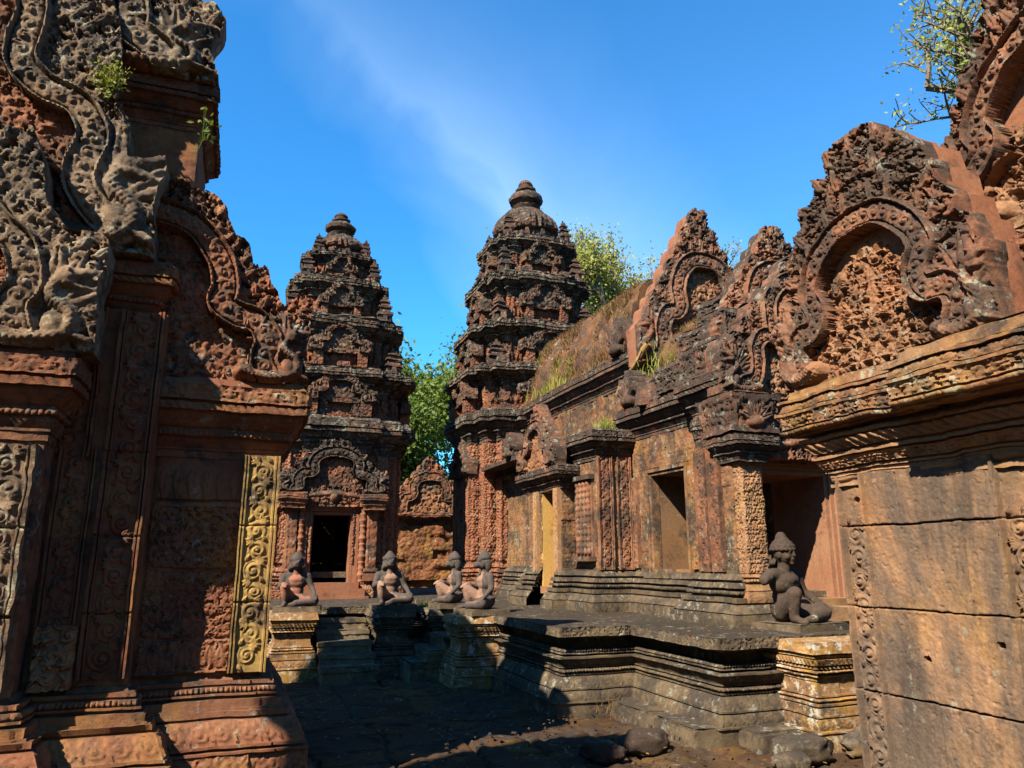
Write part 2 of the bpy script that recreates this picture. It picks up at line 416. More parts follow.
# ---------------------------------------------------------------- materials
class NT:
    def __init__(s, name):
        s.m = bpy.data.materials.new(name); s.m.use_nodes = True; s.t = s.m.node_tree; s.t.nodes.clear()
        s.out = s.n('ShaderNodeOutputMaterial'); s.p = s.n('ShaderNodeBsdfPrincipled'); s.l(s.p.outputs[0], s.out.inputs[0])
        s.geo = s.n('ShaderNodeNewGeometry')
    def n(s, t, **k):
        x = s.t.nodes.new(t)
        for a, b in k.items(): setattr(x, a, b)
        return x
    def l(s, a, b): s.t.links.new(a, b)
    def noise(s, sc, det=5, rough=.6, vec=None, dist=0.0, stretch=None, off=0.0):
        x = s.n('ShaderNodeTexNoise'); x.inputs['Scale'].default_value = sc; x.inputs['Detail'].default_value = det
        x.inputs['Roughness'].default_value = rough; x.inputs['Distortion'].default_value = dist
        mp = s.n('ShaderNodeMapping'); mp.inputs['Location'].default_value = (off, off * 1.7, off * .6)
        if stretch: mp.inputs['Scale'].default_value = stretch
        s.l(vec or s.geo.outputs['Position'], mp.inputs[0]); s.l(mp.outputs[0], x.inputs['Vector'])
        return x.outputs['Fac']
    def ramp(s, fac, *st, interp='LINEAR'):
        r = s.n('ShaderNodeValToRGB'); r.color_ramp.interpolation = interp; e = r.color_ramp.elements
        while len(e) > 1: e.remove(e[-1])
        for i, (p, c) in enumerate(st):
            q = e[0] if i == 0 else e.new(p); q.position = p
            q.color = (c, c, c, 1) if isinstance(c, (int, float)) else (*c, 1)
        s.l(fac, r.inputs[0]); return r.outputs[0]
    def math(s, op, a, b=None, c=None, clamp=False):
        x = s.n('ShaderNodeMath', operation=op, use_clamp=clamp)
        for i, q in enumerate((a, b, c)):
            if q is None: continue
            if isinstance(q, (int, float)): x.inputs[i].default_value = q
            else: s.l(q, x.inputs[i])
        return x.outputs[0]
    def mix(s, fac, a, b, mode='MIX'):
        x = s.n('ShaderNodeMix', data_type='RGBA', blend_type=mode)
        for i, q in ((0, fac), (6, a), (7, b)):
            if isinstance(q, (int, float)): x.inputs[i].default_value = q
            elif isinstance(q, tuple): x.inputs[i].default_value = (*q, 1)
            else: s.l(q, x.inputs[i])
        return x.outputs[2]
def stone(name, c0, c1, c2, dark=.45, pale=.25, drip=.3, bump=.35, darkc=(.022, .017, .013), palec=(.30, .29, .22), off=0.0, up=.12, carve=0.0, zd=None, grain=1.0, ochre=0.0, streak=None, mott=1.0):
    s = NT(name); off = off + hash_name(name); K = .66
    c0, c1, c2 = (tuple(K * v for v in c) for c in (c0, c1, c2)); palec = tuple(.72 * v for v in palec); darkc = tuple(.8 * v for v in darkc)
    if streak: streak = tuple(K * v for v in streak)
    base = s.ramp(s.noise(1.7, 6, .65, off=off), (.30, c0), (.5, c1), (.70, c2))
    blkn = s.n('ShaderNodeTexVoronoi'); blkn.inputs['Scale'].default_value = 2.4
    mp = s.n('ShaderNodeMapping'); mp.inputs['Scale'].default_value = (1, 1, 1.6); mp.inputs['Location'].default_value = (off, 0, off)
    s.l(s.geo.outputs['Position'], mp.inputs[0]); s.l(mp.outputs[0], blkn.inputs['Vector'])
    bv = s.n('ShaderNodeSeparateColor'); s.l(blkn.outputs['Color'], bv.inputs[0])
    base = s.mix(s.math('MULTIPLY', bv.outputs[0], .45), base, s.ramp(bv.outputs[1], (0, c0), (.5, c2), (1, c1)))
    if ochre:
        base = s.mix(s.math('MULTIPLY', s.ramp(s.noise(2.6, 5, .6, off=off + 9), (.52, 0.0), (.60, 1.0)), ochre), base, (.50 * K, .27 * K, .05 * K))
    if streak:   # broad pale/dark figure of the sandstone bed
        base = s.mix(s.ramp(s.noise(1.1, 8, .7, off=off + 4, dist=1.0, stretch=(1, 1.2, .55)), (.36, 0.0), (.53, .92)), base, streak)
    fine = s.noise(34, 4, .7, off=off)
    base = s.mix(1.0, base, s.ramp(fine, (.2, 1 - .42 * grain), (.8, 1 + .0 * grain)), 'MULTIPLY')
    # black crust
    nzs = s.n('ShaderNodeSeparateXYZ'); s.l(s.geo.outputs['Normal'], nzs.inputs[0])
    d = s.noise(2.3, 9, .72, off=off + 3)
    d = s.math('ADD', d, s.math('MULTIPLY', s.math('MAXIMUM', nzs.outputs['Z'], 0.0), up))
    if zd:
        pz = s.n('ShaderNodeSeparateXYZ'); s.l(s.geo.outputs['Position'], pz.inputs[0])
        m = s.n('ShaderNodeMapRange'); m.inputs['From Min'].default_value = zd[0]; m.inputs['From Max'].default_value = zd[1]
        m.inputs['To Min'].default_value = 0; m.inputs['To Max'].default_value = zd[2]; s.l(pz.outputs['Z'], m.inputs['Value'])
        d = s.math('ADD', d, m.outputs[0])
    th = .70 - .34 * dark
    d = s.math('ADD', d, s.math('MULTIPLY', s.math('SUBTRACT', s.noise(15, 5, .7, off=off + 11), .5), .38 * mott))
    df = s.ramp(d, (th - .06, 0.0), (th + .09, .9))
    dr = s.ramp(s.noise(5.0, 5, .6, off=off + 5, stretch=(1, 1, .16)), (.60 - .12 * drip, 0.0), (.72 - .12 * drip, .75))
    df = s.math('MAXIMUM', df, s.math('MULTIPLY', dr, min(1, drip * 1.6)))
    col = s.mix(df, base, s.mix(fine, darkc, tuple(3.0 * v for v in darkc)))
    # pale lichen
    lf = s.math('MULTIPLY', s.ramp(s.noise(11, 6, .75, off=off + 7), (.60 - .1 * pale, 0.0), (.66 - .1 * pale, 1.0)), s.ramp(s.noise(1.6, 3, .6, off=off + 8), (.50 - .2 * pale, 0.0), (.62 - .2 * pale, 1.0)))
    col = s.mix(s.math('MULTIPLY', lf, .75), col, palec)
    s.l(col, s.p.inputs['Base Color']); s.p.inputs['Roughness'].default_value = .92; s.p.inputs['Specular IOR Level'].default_value = .15
    h = s.math('ADD', s.math('MULTIPLY', s.noise(26, 6, .75, off=off), .55), s.math('MULTIPLY', s.noise(110, 3, .6), .3))
    if carve:
        v1 = s.n('ShaderNodeTexVoronoi', feature='SMOOTH_F1'); v1.inputs['Scale'].default_value = carve; v1.inputs['Smoothness'].default_value = .3
        s.l(s.geo.outputs['Position'], v1.inputs['Vector'])
        h = s.math('ADD', h, s.math('MULTIPLY', v1.outputs['Distance'], -1.4))
    b = s.n('ShaderNodeBump'); b.inputs['Strength'].default_value = bump; b.inputs['Distance'].default_value = .02 if not carve else .035
    s.l(h, b.inputs['Height']); s.l(b.outputs[0], s.p.inputs['Normal'])
    return s.m
def hash_name(n): return (sum(ord(c) * (i + 3) for i, c in enumerate(n)) % 97) * 1.37
def simple(name, c0, c1, sc=8, rough=.85, trans=0.0, bump=0.0):
    s = NT(name); s.l(s.ramp(s.noise(sc, 5, .65), (.3, c0), (.7, c1)), s.p.inputs['Base Color']); s.p.inputs['Roughness'].default_value = rough
    s.p.inputs['Specular IOR Level'].default_value = .2
    if trans: s.p.inputs['Transmission Weight'].default_value = 0; s.p.inputs['Subsurface Weight'].default_value = 0
    if bump:
        b = s.n('ShaderNodeBump'); b.inputs['Strength'].default_value = bump; b.inputs['Distance'].default_value = .02
        s.l(s.noise(sc * 4, 6, .7), b.inputs['Height']); s.l(b.outputs[0], s.p.inputs['Normal'])
    return s.m
def leafmat(name, c0, c1, c2):
    s = NT(name); col = s.ramp(s.noise(1.3, 4, .7), (.3, c0), (.5, c1), (.7, c2))
    s.l(col, s.p.inputs['Base Color']); s.p.inputs['Roughness'].default_value = .6; s.p.inputs['Specular IOR Level'].default_value = .3
    tr = s.n('ShaderNodeBsdfTranslucent'); s.l(s.mix(1.0, col, (1.0, 1.0, .55), 'MULTIPLY'), tr.inputs['Color'])
    mx_ = s.n('ShaderNodeMixShader'); mx_.inputs[0].default_value = .42; s.l(s.p.outputs[0], mx_.inputs[1]); s.l(tr.outputs[0], mx_.inputs[2]); s.l(mx_.outputs[0], s.out.inputs[0])
    return s.m
RED = ((.30, .105, .054), (.38, .150, .075), (.43, .21, .112))
ORA = ((.36, .155, .072), (.44, .225, .108), (.46, .28, .15))
BRN = ((.15, .070, .036), (.24, .115, .055), (.32, .17, .085))
GRY = ((.17, .125, .080), (.25, .185, .115), (.33, .245, .15))
M = {}
M['red'] = stone('red_sandstone', *RED, dark=.25, pale=.15, drip=.25)
M['redc'] = stone('red_carved_sandstone', (.24, .085, .045), (.33, .125, .06), (.40, .20, .105), dark=.52, pale=.35, drip=.2, bump=.5)
M['redt'] = stone('tympanum_sandstone', (.30, .115, .055), (.40, .18, .085), (.44, .25, .13), dark=.36, pale=.3, drip=.1, bump=.5)
M['crest'] = stone('crest_sandstone', (.26, .10, .055), (.33, .14, .075), (.38, .20, .11), dark=.62, pale=.4, drip=.15, bump=.5)
M['orange'] = stone('orange_sandstone', *ORA, dark=.22, pale=.10, drip=.35, ochre=.3)
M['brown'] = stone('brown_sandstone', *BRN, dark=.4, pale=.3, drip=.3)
M['libwall'] = stone('library_sandstone', (.24, .080, .042), (.32, .125, .06), (.38, .19, .10), dark=.36, pale=.2, drip=.3, ochre=.25, bump=.5)
M['weather'] = stone('weathered_carving', (.20, .11, .06), (.30, .19, .11), (.36, .27, .18), dark=.5, pale=.6, drip=.1, bump=.5, palec=(.36, .32, .22))
M['tower'] = stone('tower_sandstone', (.20, .085, .048), (.27, .12, .066), (.30, .16, .09), dark=.66, pale=.6, drip=.25, up=.22, bump=.8, carve=16, palec=(.22, .22, .16))
M['towerlow'] = stone('tower_wall_sandstone', *RED, dark=.3, pale=.25, drip=.3, bump=.7, carve=24)
M['crust'] = stone('black_crusted_sandstone', (.17, .075, .045), (.23, .10, .06), (.28, .14, .08), dark=.8, pale=.5, drip=.2, bump=.7, palec=(.24, .24, .18))
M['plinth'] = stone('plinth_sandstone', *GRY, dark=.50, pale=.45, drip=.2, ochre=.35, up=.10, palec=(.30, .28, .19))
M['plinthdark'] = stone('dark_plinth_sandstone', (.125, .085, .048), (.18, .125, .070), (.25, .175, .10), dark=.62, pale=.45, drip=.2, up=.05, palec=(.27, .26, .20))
M['yellow'] = stone('ochre_lichened_sandstone', (.36, .20, .07), (.52, .32, .095), (.38, .20, .09), dark=.44, pale=.15, drip=.1, bump=.45, up=0)
M['gopwall'] = stone('smooth_sandstone_blocks', (.38, .18, .082), (.48, .26, .125), (.43, .235, .135), dark=.14, pale=.05, drip=.42, bump=.35, ochre=.28, streak=(.15, .108, .078), up=0, mott=1.3)
M['ledge'] = stone('black_ledge_sandstone', (.15, .080, .052), (.21, .12, .078), (.26, .165, .11), dark=.78, pale=.75, drip=.3, bump=.7, palec=(.27, .27, .20))
M['storey'] = stone('tower_storey_sandstone', (.26, .085, .042), (.34, .12, .058), (.38, .18, .09), dark=.50, pale=.25, drip=.4, bump=.7, carve=22)
M['roof'] = stone('weathered_brick_vault', (.14, .062, .030), (.22, .095, .045), (.27, .14, .06), dark=.45, pale=.3, drip=.2, bump=1.0, up=.05)
M['statue'] = stone('statue_sandstone', (.060, .040, .029), (.085, .057, .040), (.12, .08, .055), dark=.2, pale=.05, drip=.1, bump=.25, up=0)
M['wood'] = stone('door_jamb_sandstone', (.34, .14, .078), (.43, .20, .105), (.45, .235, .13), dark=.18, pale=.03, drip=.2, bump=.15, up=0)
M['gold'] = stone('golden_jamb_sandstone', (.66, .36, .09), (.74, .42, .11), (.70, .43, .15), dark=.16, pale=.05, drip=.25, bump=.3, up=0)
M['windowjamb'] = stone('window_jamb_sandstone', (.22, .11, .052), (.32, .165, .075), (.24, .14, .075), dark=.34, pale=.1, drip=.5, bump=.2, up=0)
M['laterite'] = stone('laterite_masonry', (.26, .085, .035), (.36, .14, .055), (.42, .20, .07), dark=.35, pale=.3, drip=.2, bump=1.0, carve=9, ochre=.5)
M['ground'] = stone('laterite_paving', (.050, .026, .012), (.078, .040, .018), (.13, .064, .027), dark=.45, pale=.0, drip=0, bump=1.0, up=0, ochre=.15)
M['bark'] = simple('bark', (.10, .075, .05), (.20, .16, .11), 20, bump=.6)
M['leafg'] = leafmat('green_foliage', (.06, .10, .018), (.115, .165, .026), (.19, .22, .04))
M['leafy'] = leafmat('pale_foliage', (.17, .19, .04), (.29, .29, .07), (.40, .36, .11))
M['grassdry'] = leafmat('dry_grass', (.12, .06, .022), (.19, .105, .038), (.16, .12, .04))
M['grassgreen'] = leafmat('green_weeds', (.12, .15, .025), (.24, .25, .045), (.34, .28, .06))
# ---------------------------------------------------------------- ground
def ground():
    mb = MB(); nx, ny = 520, 480
    x = np.linspace(-4.0, 8.5, nx); y = np.linspace(1.0, 12.5, ny); X, Y = np.meshgrid(x, y)
    P = np.stack([X.ravel(), Y.ravel(), np.zeros(X.size)], 1)
    z = .035 * vnoise(P, .9, 3) + .022 * vnoise(P, 3.1, 4) + .014 * vnoise(P, 8, 5)
    # worn paving blocks
    s = np.abs(((X + .10 * n2(X, Y, 1.5, 8)) / .62) % 1 - .5); t = np.abs(((Y + .10 * n2(X, Y, 1.5, 9)) / .45) % 1 - .5)
    z = z.reshape(X.shape) - .035 * np.clip((s - .46) / .03, 0, 1) - .035 * np.clip((t - .46) / .03, 0, 1) - .02 + .010 * n2(X, Y, 17, 31)
    z = z - .04
    edge = (X <= x[0]) | (X >= x[-1]) | (Y <= y[0]) | (Y >= y[-1]); z[edge] = -.12
    mb.grid(np.stack([X, Y, z], 2), flip=False)
    b = 1500.0; x0, x1, y0, y1 = x[0], x[-1], y[0], y[-1]
    xs = [-b, x0, x1, b]; ys = [-b, y0, y1, b]
    for i in range(3):
        for j in range(3):
            if i == 1 and j == 1: continue
            mb.add([(xs[i], ys[j], -.12), (xs[i + 1], ys[j], -.12), (xs[i + 1], ys[j + 1], -.12), (xs[i], ys[j + 1], -.12)], [[0, 1, 2, 3]])
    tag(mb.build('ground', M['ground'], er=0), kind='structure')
ground()

# ---------------------------------------------------------------- terrace the shrines stand on
PT = .74
def plinth_profile(h, res=.012, flare=.0):
    k = h / .74; p = Prof(-.15, .10, res)
    p.f(.15 + .07 * k, .10); p.f(.012 * k, .115); p.f(.085 * k, .075, .05, 'rin', .012, .12); p.f(.012 * k, .01); p.f(.014 * k, .05)
    p.f(.10 * k, .04, -.02, 'rin', .014, .12); p.f(.012 * k, -.055); p.f(.014 * k, -.02); p.f(.010 * k, -.06)
    p.f(.032 * k, -.025, None, 'bead', .032, .032); p.f(.014 * k, -.07); p.f(.012 * k, -.02); p.f(.075 * k, -.03, .015, 'petal', .035, .065); p.f(.014 * k, .035); p.f(.022 * k, -.09)
    p.f(.014 * k, -.03); p.f(.030 * k, -.045, None, 'bead', .032, .030); p.f(.095 * k, -.16); p.f(.018 * k, -.06); p.f(.016 * k, .02); p.f(.09 * k, .05, .045, 'fol', .014, .11)
    return p
terr = thing('temple_terrace', (3.5, 9, 0), 'long dark moulded sandstone terrace with stepped corners and a projecting top slab', 'terrace')
path = [(-5, 11.1), (.9, 11.1), (1.95, 11.1), (3.1, 11.1), (3.1, 7.0), (3.9, 7.0), (3.9, 5.55), (7.9, 5.55), (7.9, 7.0), (8.7, 7.0), (8.7, 18), (-5, 18)]
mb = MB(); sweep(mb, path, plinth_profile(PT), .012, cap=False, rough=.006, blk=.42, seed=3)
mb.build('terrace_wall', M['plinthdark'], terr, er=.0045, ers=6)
mb = MB(); pp, _, mm = mitres(path, True); zt = plinth_profile(PT).z[-1]
mb.add([(*(pp[i] + .046 * mm[i]), zt - .003) for i in range(len(pp))], [list(range(len(pp)))])
M['paving'] = stone('terrace_paving', (.045, .032, .021), (.07, .05, .031), (.11, .08, .046), dark=.6, pale=.3, drip=0, bump=1.0, up=0)
mb.build('paving', M['paving'], terr, er=0)
# a low laterite footing course at the foot of the terrace
mb = MB()
for (a, b, w) in (((3.70, 6.9), (3.70, 6.25), .26), ((3.70, 6.24), (3.70, 5.46), .26), ((3.98, 5.36), (4.40, 5.34), .26)):
    c = ((a[0] + b[0]) / 2, (a[1] + b[1]) / 2, .03); L = math.hypot(a[0] - b[0], a[1] - b[1])
    p_ = Prof(-.2, 0, .03); p_.f(.26, .0, .0, bulge=.01); p_.f(.02, -.02); 
    if abs(a[0] - b[0]) < .1: pt = rect(c[0] - w / 2, c[0] + w / 2, c[1] - L / 2, c[1] + L / 2)
    else: pt = rect(c[0] - L / 2, c[0] + L / 2, c[1] - w / 2, c[1] + w / 2)
    sweep(mb, pt, p_, .03, rough=.0)
mb.build('footing', M['plinthdark'], terr, er=.018, ers=6)
def pedestal_profile(h, res=.010):
    k = h / .74; p = Prof(-.15, .09, res)
    p.f(.15 + .07 * k, .09); p.f(.012 * k, .10); p.f(.085 * k, .055, None, 'rin', .010, .10); p.f(.012 * k, .02); p.f(.014 * k, .05)
    p.f(.05 * k, .04, None, 'petal', .028, .055); p.f(.014 * k, .0); p.f(.016 * k, .03); p.f(.012 * k, -.01); p.f(.022 * k, .006, None, 'bead', .016, .022); p.f(.012 * k, -.03); p.f(.014 * k, -.005)
    p.f(.035 * k, -.022, None, 'down', .012, .028); p.f(.070 * k, -.030); p.f(.035 * k, -.022, None, 'petal', .012, .028); p.f(.012 * k, .0); p.f(.016 * k, -.055)
    p.f(.022 * k, .01, None, 'bead', .016, .022); p.f(.012 * k, -.03); p.f(.016 * k, .02); p.f(.014 * k, -.02); p.f(.045 * k, .02, .035, 'twist', .024, .042)
    p.f(.012 * k, .0); p.f(.018 * k, .035); p.f(.014 * k, .015); p.f(.085 * k, .055, .035, 'fol', .004, .1)
    return p
def pedestal(x0, x1, y0, y1, mat, h=PT):
    mb = MB(); i = .05; sweep(mb, rect(x0 + i, x1 - i, y0 + i, y1 - i), pedestal_profile(h), .010, rough=.004, blk=.3, seed=int(x0 * 10))
    mb.build('pedestal', mat, terr, er=.004, ers=6)
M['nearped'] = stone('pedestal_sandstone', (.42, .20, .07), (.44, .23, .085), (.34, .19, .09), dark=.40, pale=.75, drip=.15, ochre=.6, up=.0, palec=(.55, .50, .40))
pedestal(4.47, 5.40, 5.08, 6.42, M['nearped'], .745)
pedestal(6.6, 7.3, 5.08, 5.85, M['plinth'], .745)
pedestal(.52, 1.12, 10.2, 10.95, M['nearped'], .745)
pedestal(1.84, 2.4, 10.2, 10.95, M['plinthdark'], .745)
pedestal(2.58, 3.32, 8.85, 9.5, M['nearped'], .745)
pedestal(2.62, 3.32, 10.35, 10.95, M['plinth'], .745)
def stair(n, run, axis, a0, a1, edge, mat):
    """n steps climbing to the terrace lip at 'edge'; axis 'y': flight faces -Y, 'x': faces -X"""
    st = None
    for k in range(n):
        z1 = PT * (k + 1) / (n + 1); d0 = edge - run * (n - k); mb = MB(); p = Prof(-.15, 0, .03); p.f(.15 + z1 - .05, -.012); p.f(.05, .0); p.f(.006, -.012)
        r_ = rect(a0, a1, d0, edge - .02) if axis == 'y' else rect(d0, edge - .02, a0, a1)
        sweep(mb, r_, p, .04, rough=.003); mb.build('step', mat, terr, er=.012, ers=6)
stair(5, .26, 'y', 1.13, 1.83, 11.0, M['plinth'])
stair(4, .22, 'x', 9.51, 10.34, 3.05, M['plinth'])
stair(4, .22, 'y', 5.44, 6.58, 5.5, M['plinth'])
# loose stones on the ground
def boulder(name, loc, r, label, mat, seed, sub=3):
    import bmesh
    bm = bmesh.new(); bmesh.ops.create_icosphere(bm, subdivisions=4, radius=1); V = np.array([v.co[:] for v in bm.verts]); F = np.array([[v.index for v in f.verts] for f in bm.faces]); bm.free()
    n = V / np.linalg.norm(V, axis=1)[:, None]; k = 1 + .22 * vnoise(n, 1.4, seed) + .10 * vnoise(n, 4, seed + 1) + .035 * vnoise(n, 11, seed + 2)
    V = np.sign(n) * np.abs(n) ** .72 * k[:, None] * np.array(r) + np.array(loc)
    mb = MB(); mb.add(V, F); o = mb.build(name, mat, None, er=.004, ers=20); 
    o.location = loc; o.data.transform(__import__('mathutils').Matrix.Translation(-Vector(loc))); tag(o, label, 'stone')
M['boulder'] = stone('dark_laterite', (.05, .03, .02), (.075, .045, .03), (.11, .065, .04), dark=.5, pale=.2, drip=0, bump=1.0, up=0)
boulder('worn_boulder', (2.72, 5.42, .01), (.15, .11, .08), 'small rounded dark boulder half in shade on the ground before the terrace', M['boulder'], 5)
boulder('worn_boulder', (3.16, 5.55, .01), (.21, .13, .085), 'wider flat dark boulder on the sunlit ground beside the small rounded one', M['boulder'], 9)
boulder('fallen_block', (4.12, 4.88, .03), (.22, .12, .09), 'tilted dark block of stone leaning against the foot of the near pedestal', M['plinthdark'], 13)
boulder('fallen_block', (4.98, 4.86, .04), (.44, .10, .12), 'long grey block lying under the sunlit face of the near pedestal', M['plinth'], 17)
boulder('fallen_block', (3.9, 4.75, -.02), (.13, .10, .07), 'small black stone lying at the terrace corner footing', M['plinthdark'], 21)

# invented pier, unseen beyond the left edge, added to cast shade on the court
gp = thing('added_shade_pier', (-2.4, 2.5, 0), 'unseen pier with a rounded gable, added to cast shade over the court', 'added shade pier')
mb = MB(); sweep(mb, rect(-3.28, -1.88, 2.32, 2.68), Prof(-.1, .08, .03).f(.4, .08).f(.06, .04).f(4.25, 0).f(.08, .06).f(.10, .12).f(.08, .08), .05, rough=.006); mb.build('shaft', M['red'], gp, er=.01)
mb = MB(); th = np.linspace(0, PI, 20); G = np.array([[(-2.78 + .93 * math.cos(t), y, 4.95 + 1.5 * math.sin(t)) for y in np.linspace(2.36, 2.64, 8)] for t in th]); mb.grid(G)
for k in (0, -1): mb.add(G[:, k], [list(range(20))])
mb.build('gable', M['redc'], gp, er=.02)
# ---------------------------------------------------------------- carved pediments
DEF_CURVE = [(0, .66), (.17, .645), (.33, .575), (.41, .46), (.385, .37), (.44, .315), (.57, .30), (.66, .215), (.64, .12), (.70, .04)]
DEF_OUT = [(0, 1.0), (.07, .99), (.13, .93), (.17, .85), (.24, .86), (.30, .76), (.40, .75), (.45, .64), (.55, .63), (.60, .52), (.70, .50), (.73, .40), (.82, .40), (.86, .33), (.96, .36), (1.0, .26), (.985, 0)]
def lobed(pts, k=.30, n=6):
    """round every step of an outline into a leaf-shaped lobe"""
    out = []
    for (x0, y0), (x1, y1) in zip(pts[:-1], pts[1:]):
        for i in range(n):
            t = i / n; q = k * math.sin(PI * t) ** .7; out.append((x0 + (x1 - x0) * t - (y1 - y0) * q, y0 + (y1 - y0) * t + (x1 - x0) * q))
    out.append(pts[-1]); return out
ROUND_OUT = lobed([(0, 1.0), (.16, .88), (.30, .76), (.44, .65), (.56, .53), (.68, .44), (.80, .35), (.90, .27)]) + [(1.0, .22), (.985, 0)]
def pediment(w, h, c, seed, curve=DEF_CURVE, out=DEF_OUT, bt=.055, deep=1.0, figs=True, naga=True, fsz=None, tymp=None):
    """half canvas in metres, mirrored: u in [-w/2, w/2], v in [0, h]"""
    rng = random.Random(seed); hw = w / 2
    r = R(hw, h, c); C = catmull([(x * hw, y * h) for x, y in curve], 8)
    bt = bt * w; d, s, tot = polydist(r.U, r.V, C)
    poly = [(-1e-3, -1e-3)] + [(x * hw, y * h) for x, y in out[::-1]][:0]
    O = [(x * hw, y * h) for x, y in out]
    j1 = n2(r.U, r.V, 9 / max(w, .6) * 1.6, seed) * .010 * w; j2 = n2(r.U, r.V, 11 / max(w, .6) * 1.6, seed + 3) * .010 * w
    r.M = inpoly(r.U + j1 * (r.U > .05), r.V + j2 * (r.V > .04), [(-.01, -.01), (-.01, O[0][1])] + O + [(O[-1][0], -.01)])
    if not r.M[0].any(): r.M[0] = r.M[1]
    ins = inpoly(r.U, r.V, [(-.01, -.01), (-.01, C[0][1])] + [tuple(p) for p in C] + [(C[-1][0], -.01)])
    fs = fsz or max(.055, .085 * min(w, h)); A = min(.05 * deep, .34 * fs)
    r.H[:] = -.02 * deep; r.H[ins] = -.030 * deep
    # flames outside the arch
    cy = .30 * h
    def ang(x, y):
        return math.atan2((y - cy) * .9 + .35 * h, x * 1.25 + .0)
    def okout(x, y):
        i = int(round(x / c)); k = int(round(y / c)); 
        return 0 <= i < r.nx and 0 <= k < r.ny and not ins[k, i] and d[k, i] > bt * .8
    def okin(x, y):
        i = int(round(x / c)); k = int(round(y / c)); return 0 <= i < r.nx and 0 <= k < r.ny and ins[k, i]
    # crest: staggered rows of tall flame leaves standing round the arch, small curls between them
    fine = max(.040, .024 * w); r.H[~ins] -= .012 * deep
    r.foliage(okout, fine, min(.030 * deep, fine * .62), rng, ang, base=-.018 * deep)
    Ls = np.concatenate([[0], np.cumsum(np.linalg.norm(np.diff(C, axis=0), axis=1))]); K = int(h * .55 / fs)
    for k_ in range(K, -1, -1):
        off = bt + k_ * fs * .95; sp_ = fs * 1.0; m_ = int(tot / sp_) + 1
        for q_ in range(m_ + 1):
            sa = (q_ + .5 * (k_ & 1)) * sp_
            if sa > tot: break
            px = float(np.interp(sa, Ls, C[:, 0])); py = float(np.interp(sa, Ls, C[:, 1])); qx = float(np.interp(sa + .02, Ls, C[:, 0])); qy = float(np.interp(sa + .02, Ls, C[:, 1])); tx, ty = qx - px, qy - py; nl = math.hypot(tx, ty) + 1e-9
            if nl < .004: tx, ty, nl = 0, -1, 1
            nx_, ny_ = -ty / nl, tx / nl
            if nx_ < 0 and px > .05: nx_, ny_ = -nx_, -ny_
            if px <= .05 * w: nx_, ny_ = 0, 1
            x, y = px + nx_ * off, py + ny_ * off; i_ = int(round(x / c)); kk = int(round(y / c))
            if not (0 <= i_ < r.nx and 0 <= kk < r.ny) or ins[kk, i_] or d[kk, i_] < off * .8: continue
            a = math.atan2(ny_ * .7 + .75, nx_ * .8) + rng.uniform(-.30, .30); L = fs * rng.uniform(1.15, 1.8); b_ = rng.uniform(-.004, .006) * deep
            for sg in ((-1, 1) if rng.random() < .6 else ()):
                r.leaf(x, y, L * .66, L * .30, a + sg * .75, A * .75, b_, curl=sg * .55); r.scroll(x + L * .30 * math.cos(a + sg * 1.15), y + L * .30 * math.sin(a + sg * 1.15), L * .15, A * .85, 1.3, sg, a, b_)
            
            if rng.random() < .75: r.leaf(x, y - L * .05, L * 1.05, L * .36, a, A * 1.1, b_); r.ell(x, y, L * .10, L * .10, 0, A * 1.0, b_ + .006 * deep)
            for q2 in (.25, .5, .75):
                for sg in (-1, 1): r.scroll(x + L * q2 * math.cos(a) + sg * L * .17 * -math.sin(a), y + L * q2 * math.sin(a) + sg * L * .17 * math.cos(a), L * .10, A * .95, 1.2, sg, a, b_)
    if tymp is None: r.foliage(okin, fs * .85, A * .9, rng, lambda x, y: PI / 2 + .6 * math.sin(9 * x / hw), base=-.030 * deep)
    elif tymp > 0:      # a tree of paired scrolls rising to a point, plain stone above
        okt = lambda x, y: okin(x, y) and y < tymp * h - .35 * abs(x)
        r.H[ins] -= .018 * deep; r.foliage(lambda x, y: okt(x, y) or okt(x, y - .035), .044, .026 * deep, rng, None, base=-.048 * deep)
        q = fs * 1.25; 
        for j in range(int(tymp * h / q) + 1):
            for i in range(int(hw / q) + 1):
                x, y = (i + .5 * (j & 1)) * q, .02 * h + j * q
                if not okt(x, y): continue
                if rng.random() < .45: continue
                r.scroll(x, y, q * rng.uniform(.30, .40), A * rng.uniform(.9, 1.2), 1.7, 1 if (i + j) & 1 else -1, rng.uniform(0, 6), -.025 * deep)
                for k_ in range(4): r.leaf(x, y + q * .1, q * .7, q * .20, PI / 2 + (k_ - 1.5) * .7, A * 1.0, -.028 * deep, (k_ - 1.5) * .4)
        for j in range(9): r.leaf(0, .02 * h + tymp * h * j / 9., q * 1.1, q * .6, PI / 2, A * .8, -.045 * deep)
    if figs:
        for (x, y, q) in ((0, .16, 1.0), (.20, .10, .75), (.36, .08, .6)):
            x *= hw; y *= h; z = q * .30 * h * .5; b = -.04 * deep
            r.ell(x, y + z * .95, z * .22, z * .26, 0, A * 1.5, b); r.ell(x, y + z * .38, z * .30, z * .40, 0, A * 1.3, b)
            r.limb(x + z * .28, y + z * .6, z * .13, x + z * .6, y + z * .25, z * .1, A, b); r.limb(x - z * .28, y + z * .6, z * .13, x - z * .6, y + z * .9, z * .1, A, b)
            r.limb(x + z * .2, y, z * .2, x + z * .6, y - z * .15, z * .13, A * 1.1, b); r.limb(x - z * .2, y, z * .2, x - z * .6, y + z * .1, z * .13, A * 1.1, b)
    # arch band with raised double rims
    t = np.clip(d / bt, 0, 2); bh = np.where(t < .62, .030, np.where(t < .74, .012, .055 * np.sqrt(np.clip(1 - ((t - .87) / .15) ** 2, 0, 1)))) * deep
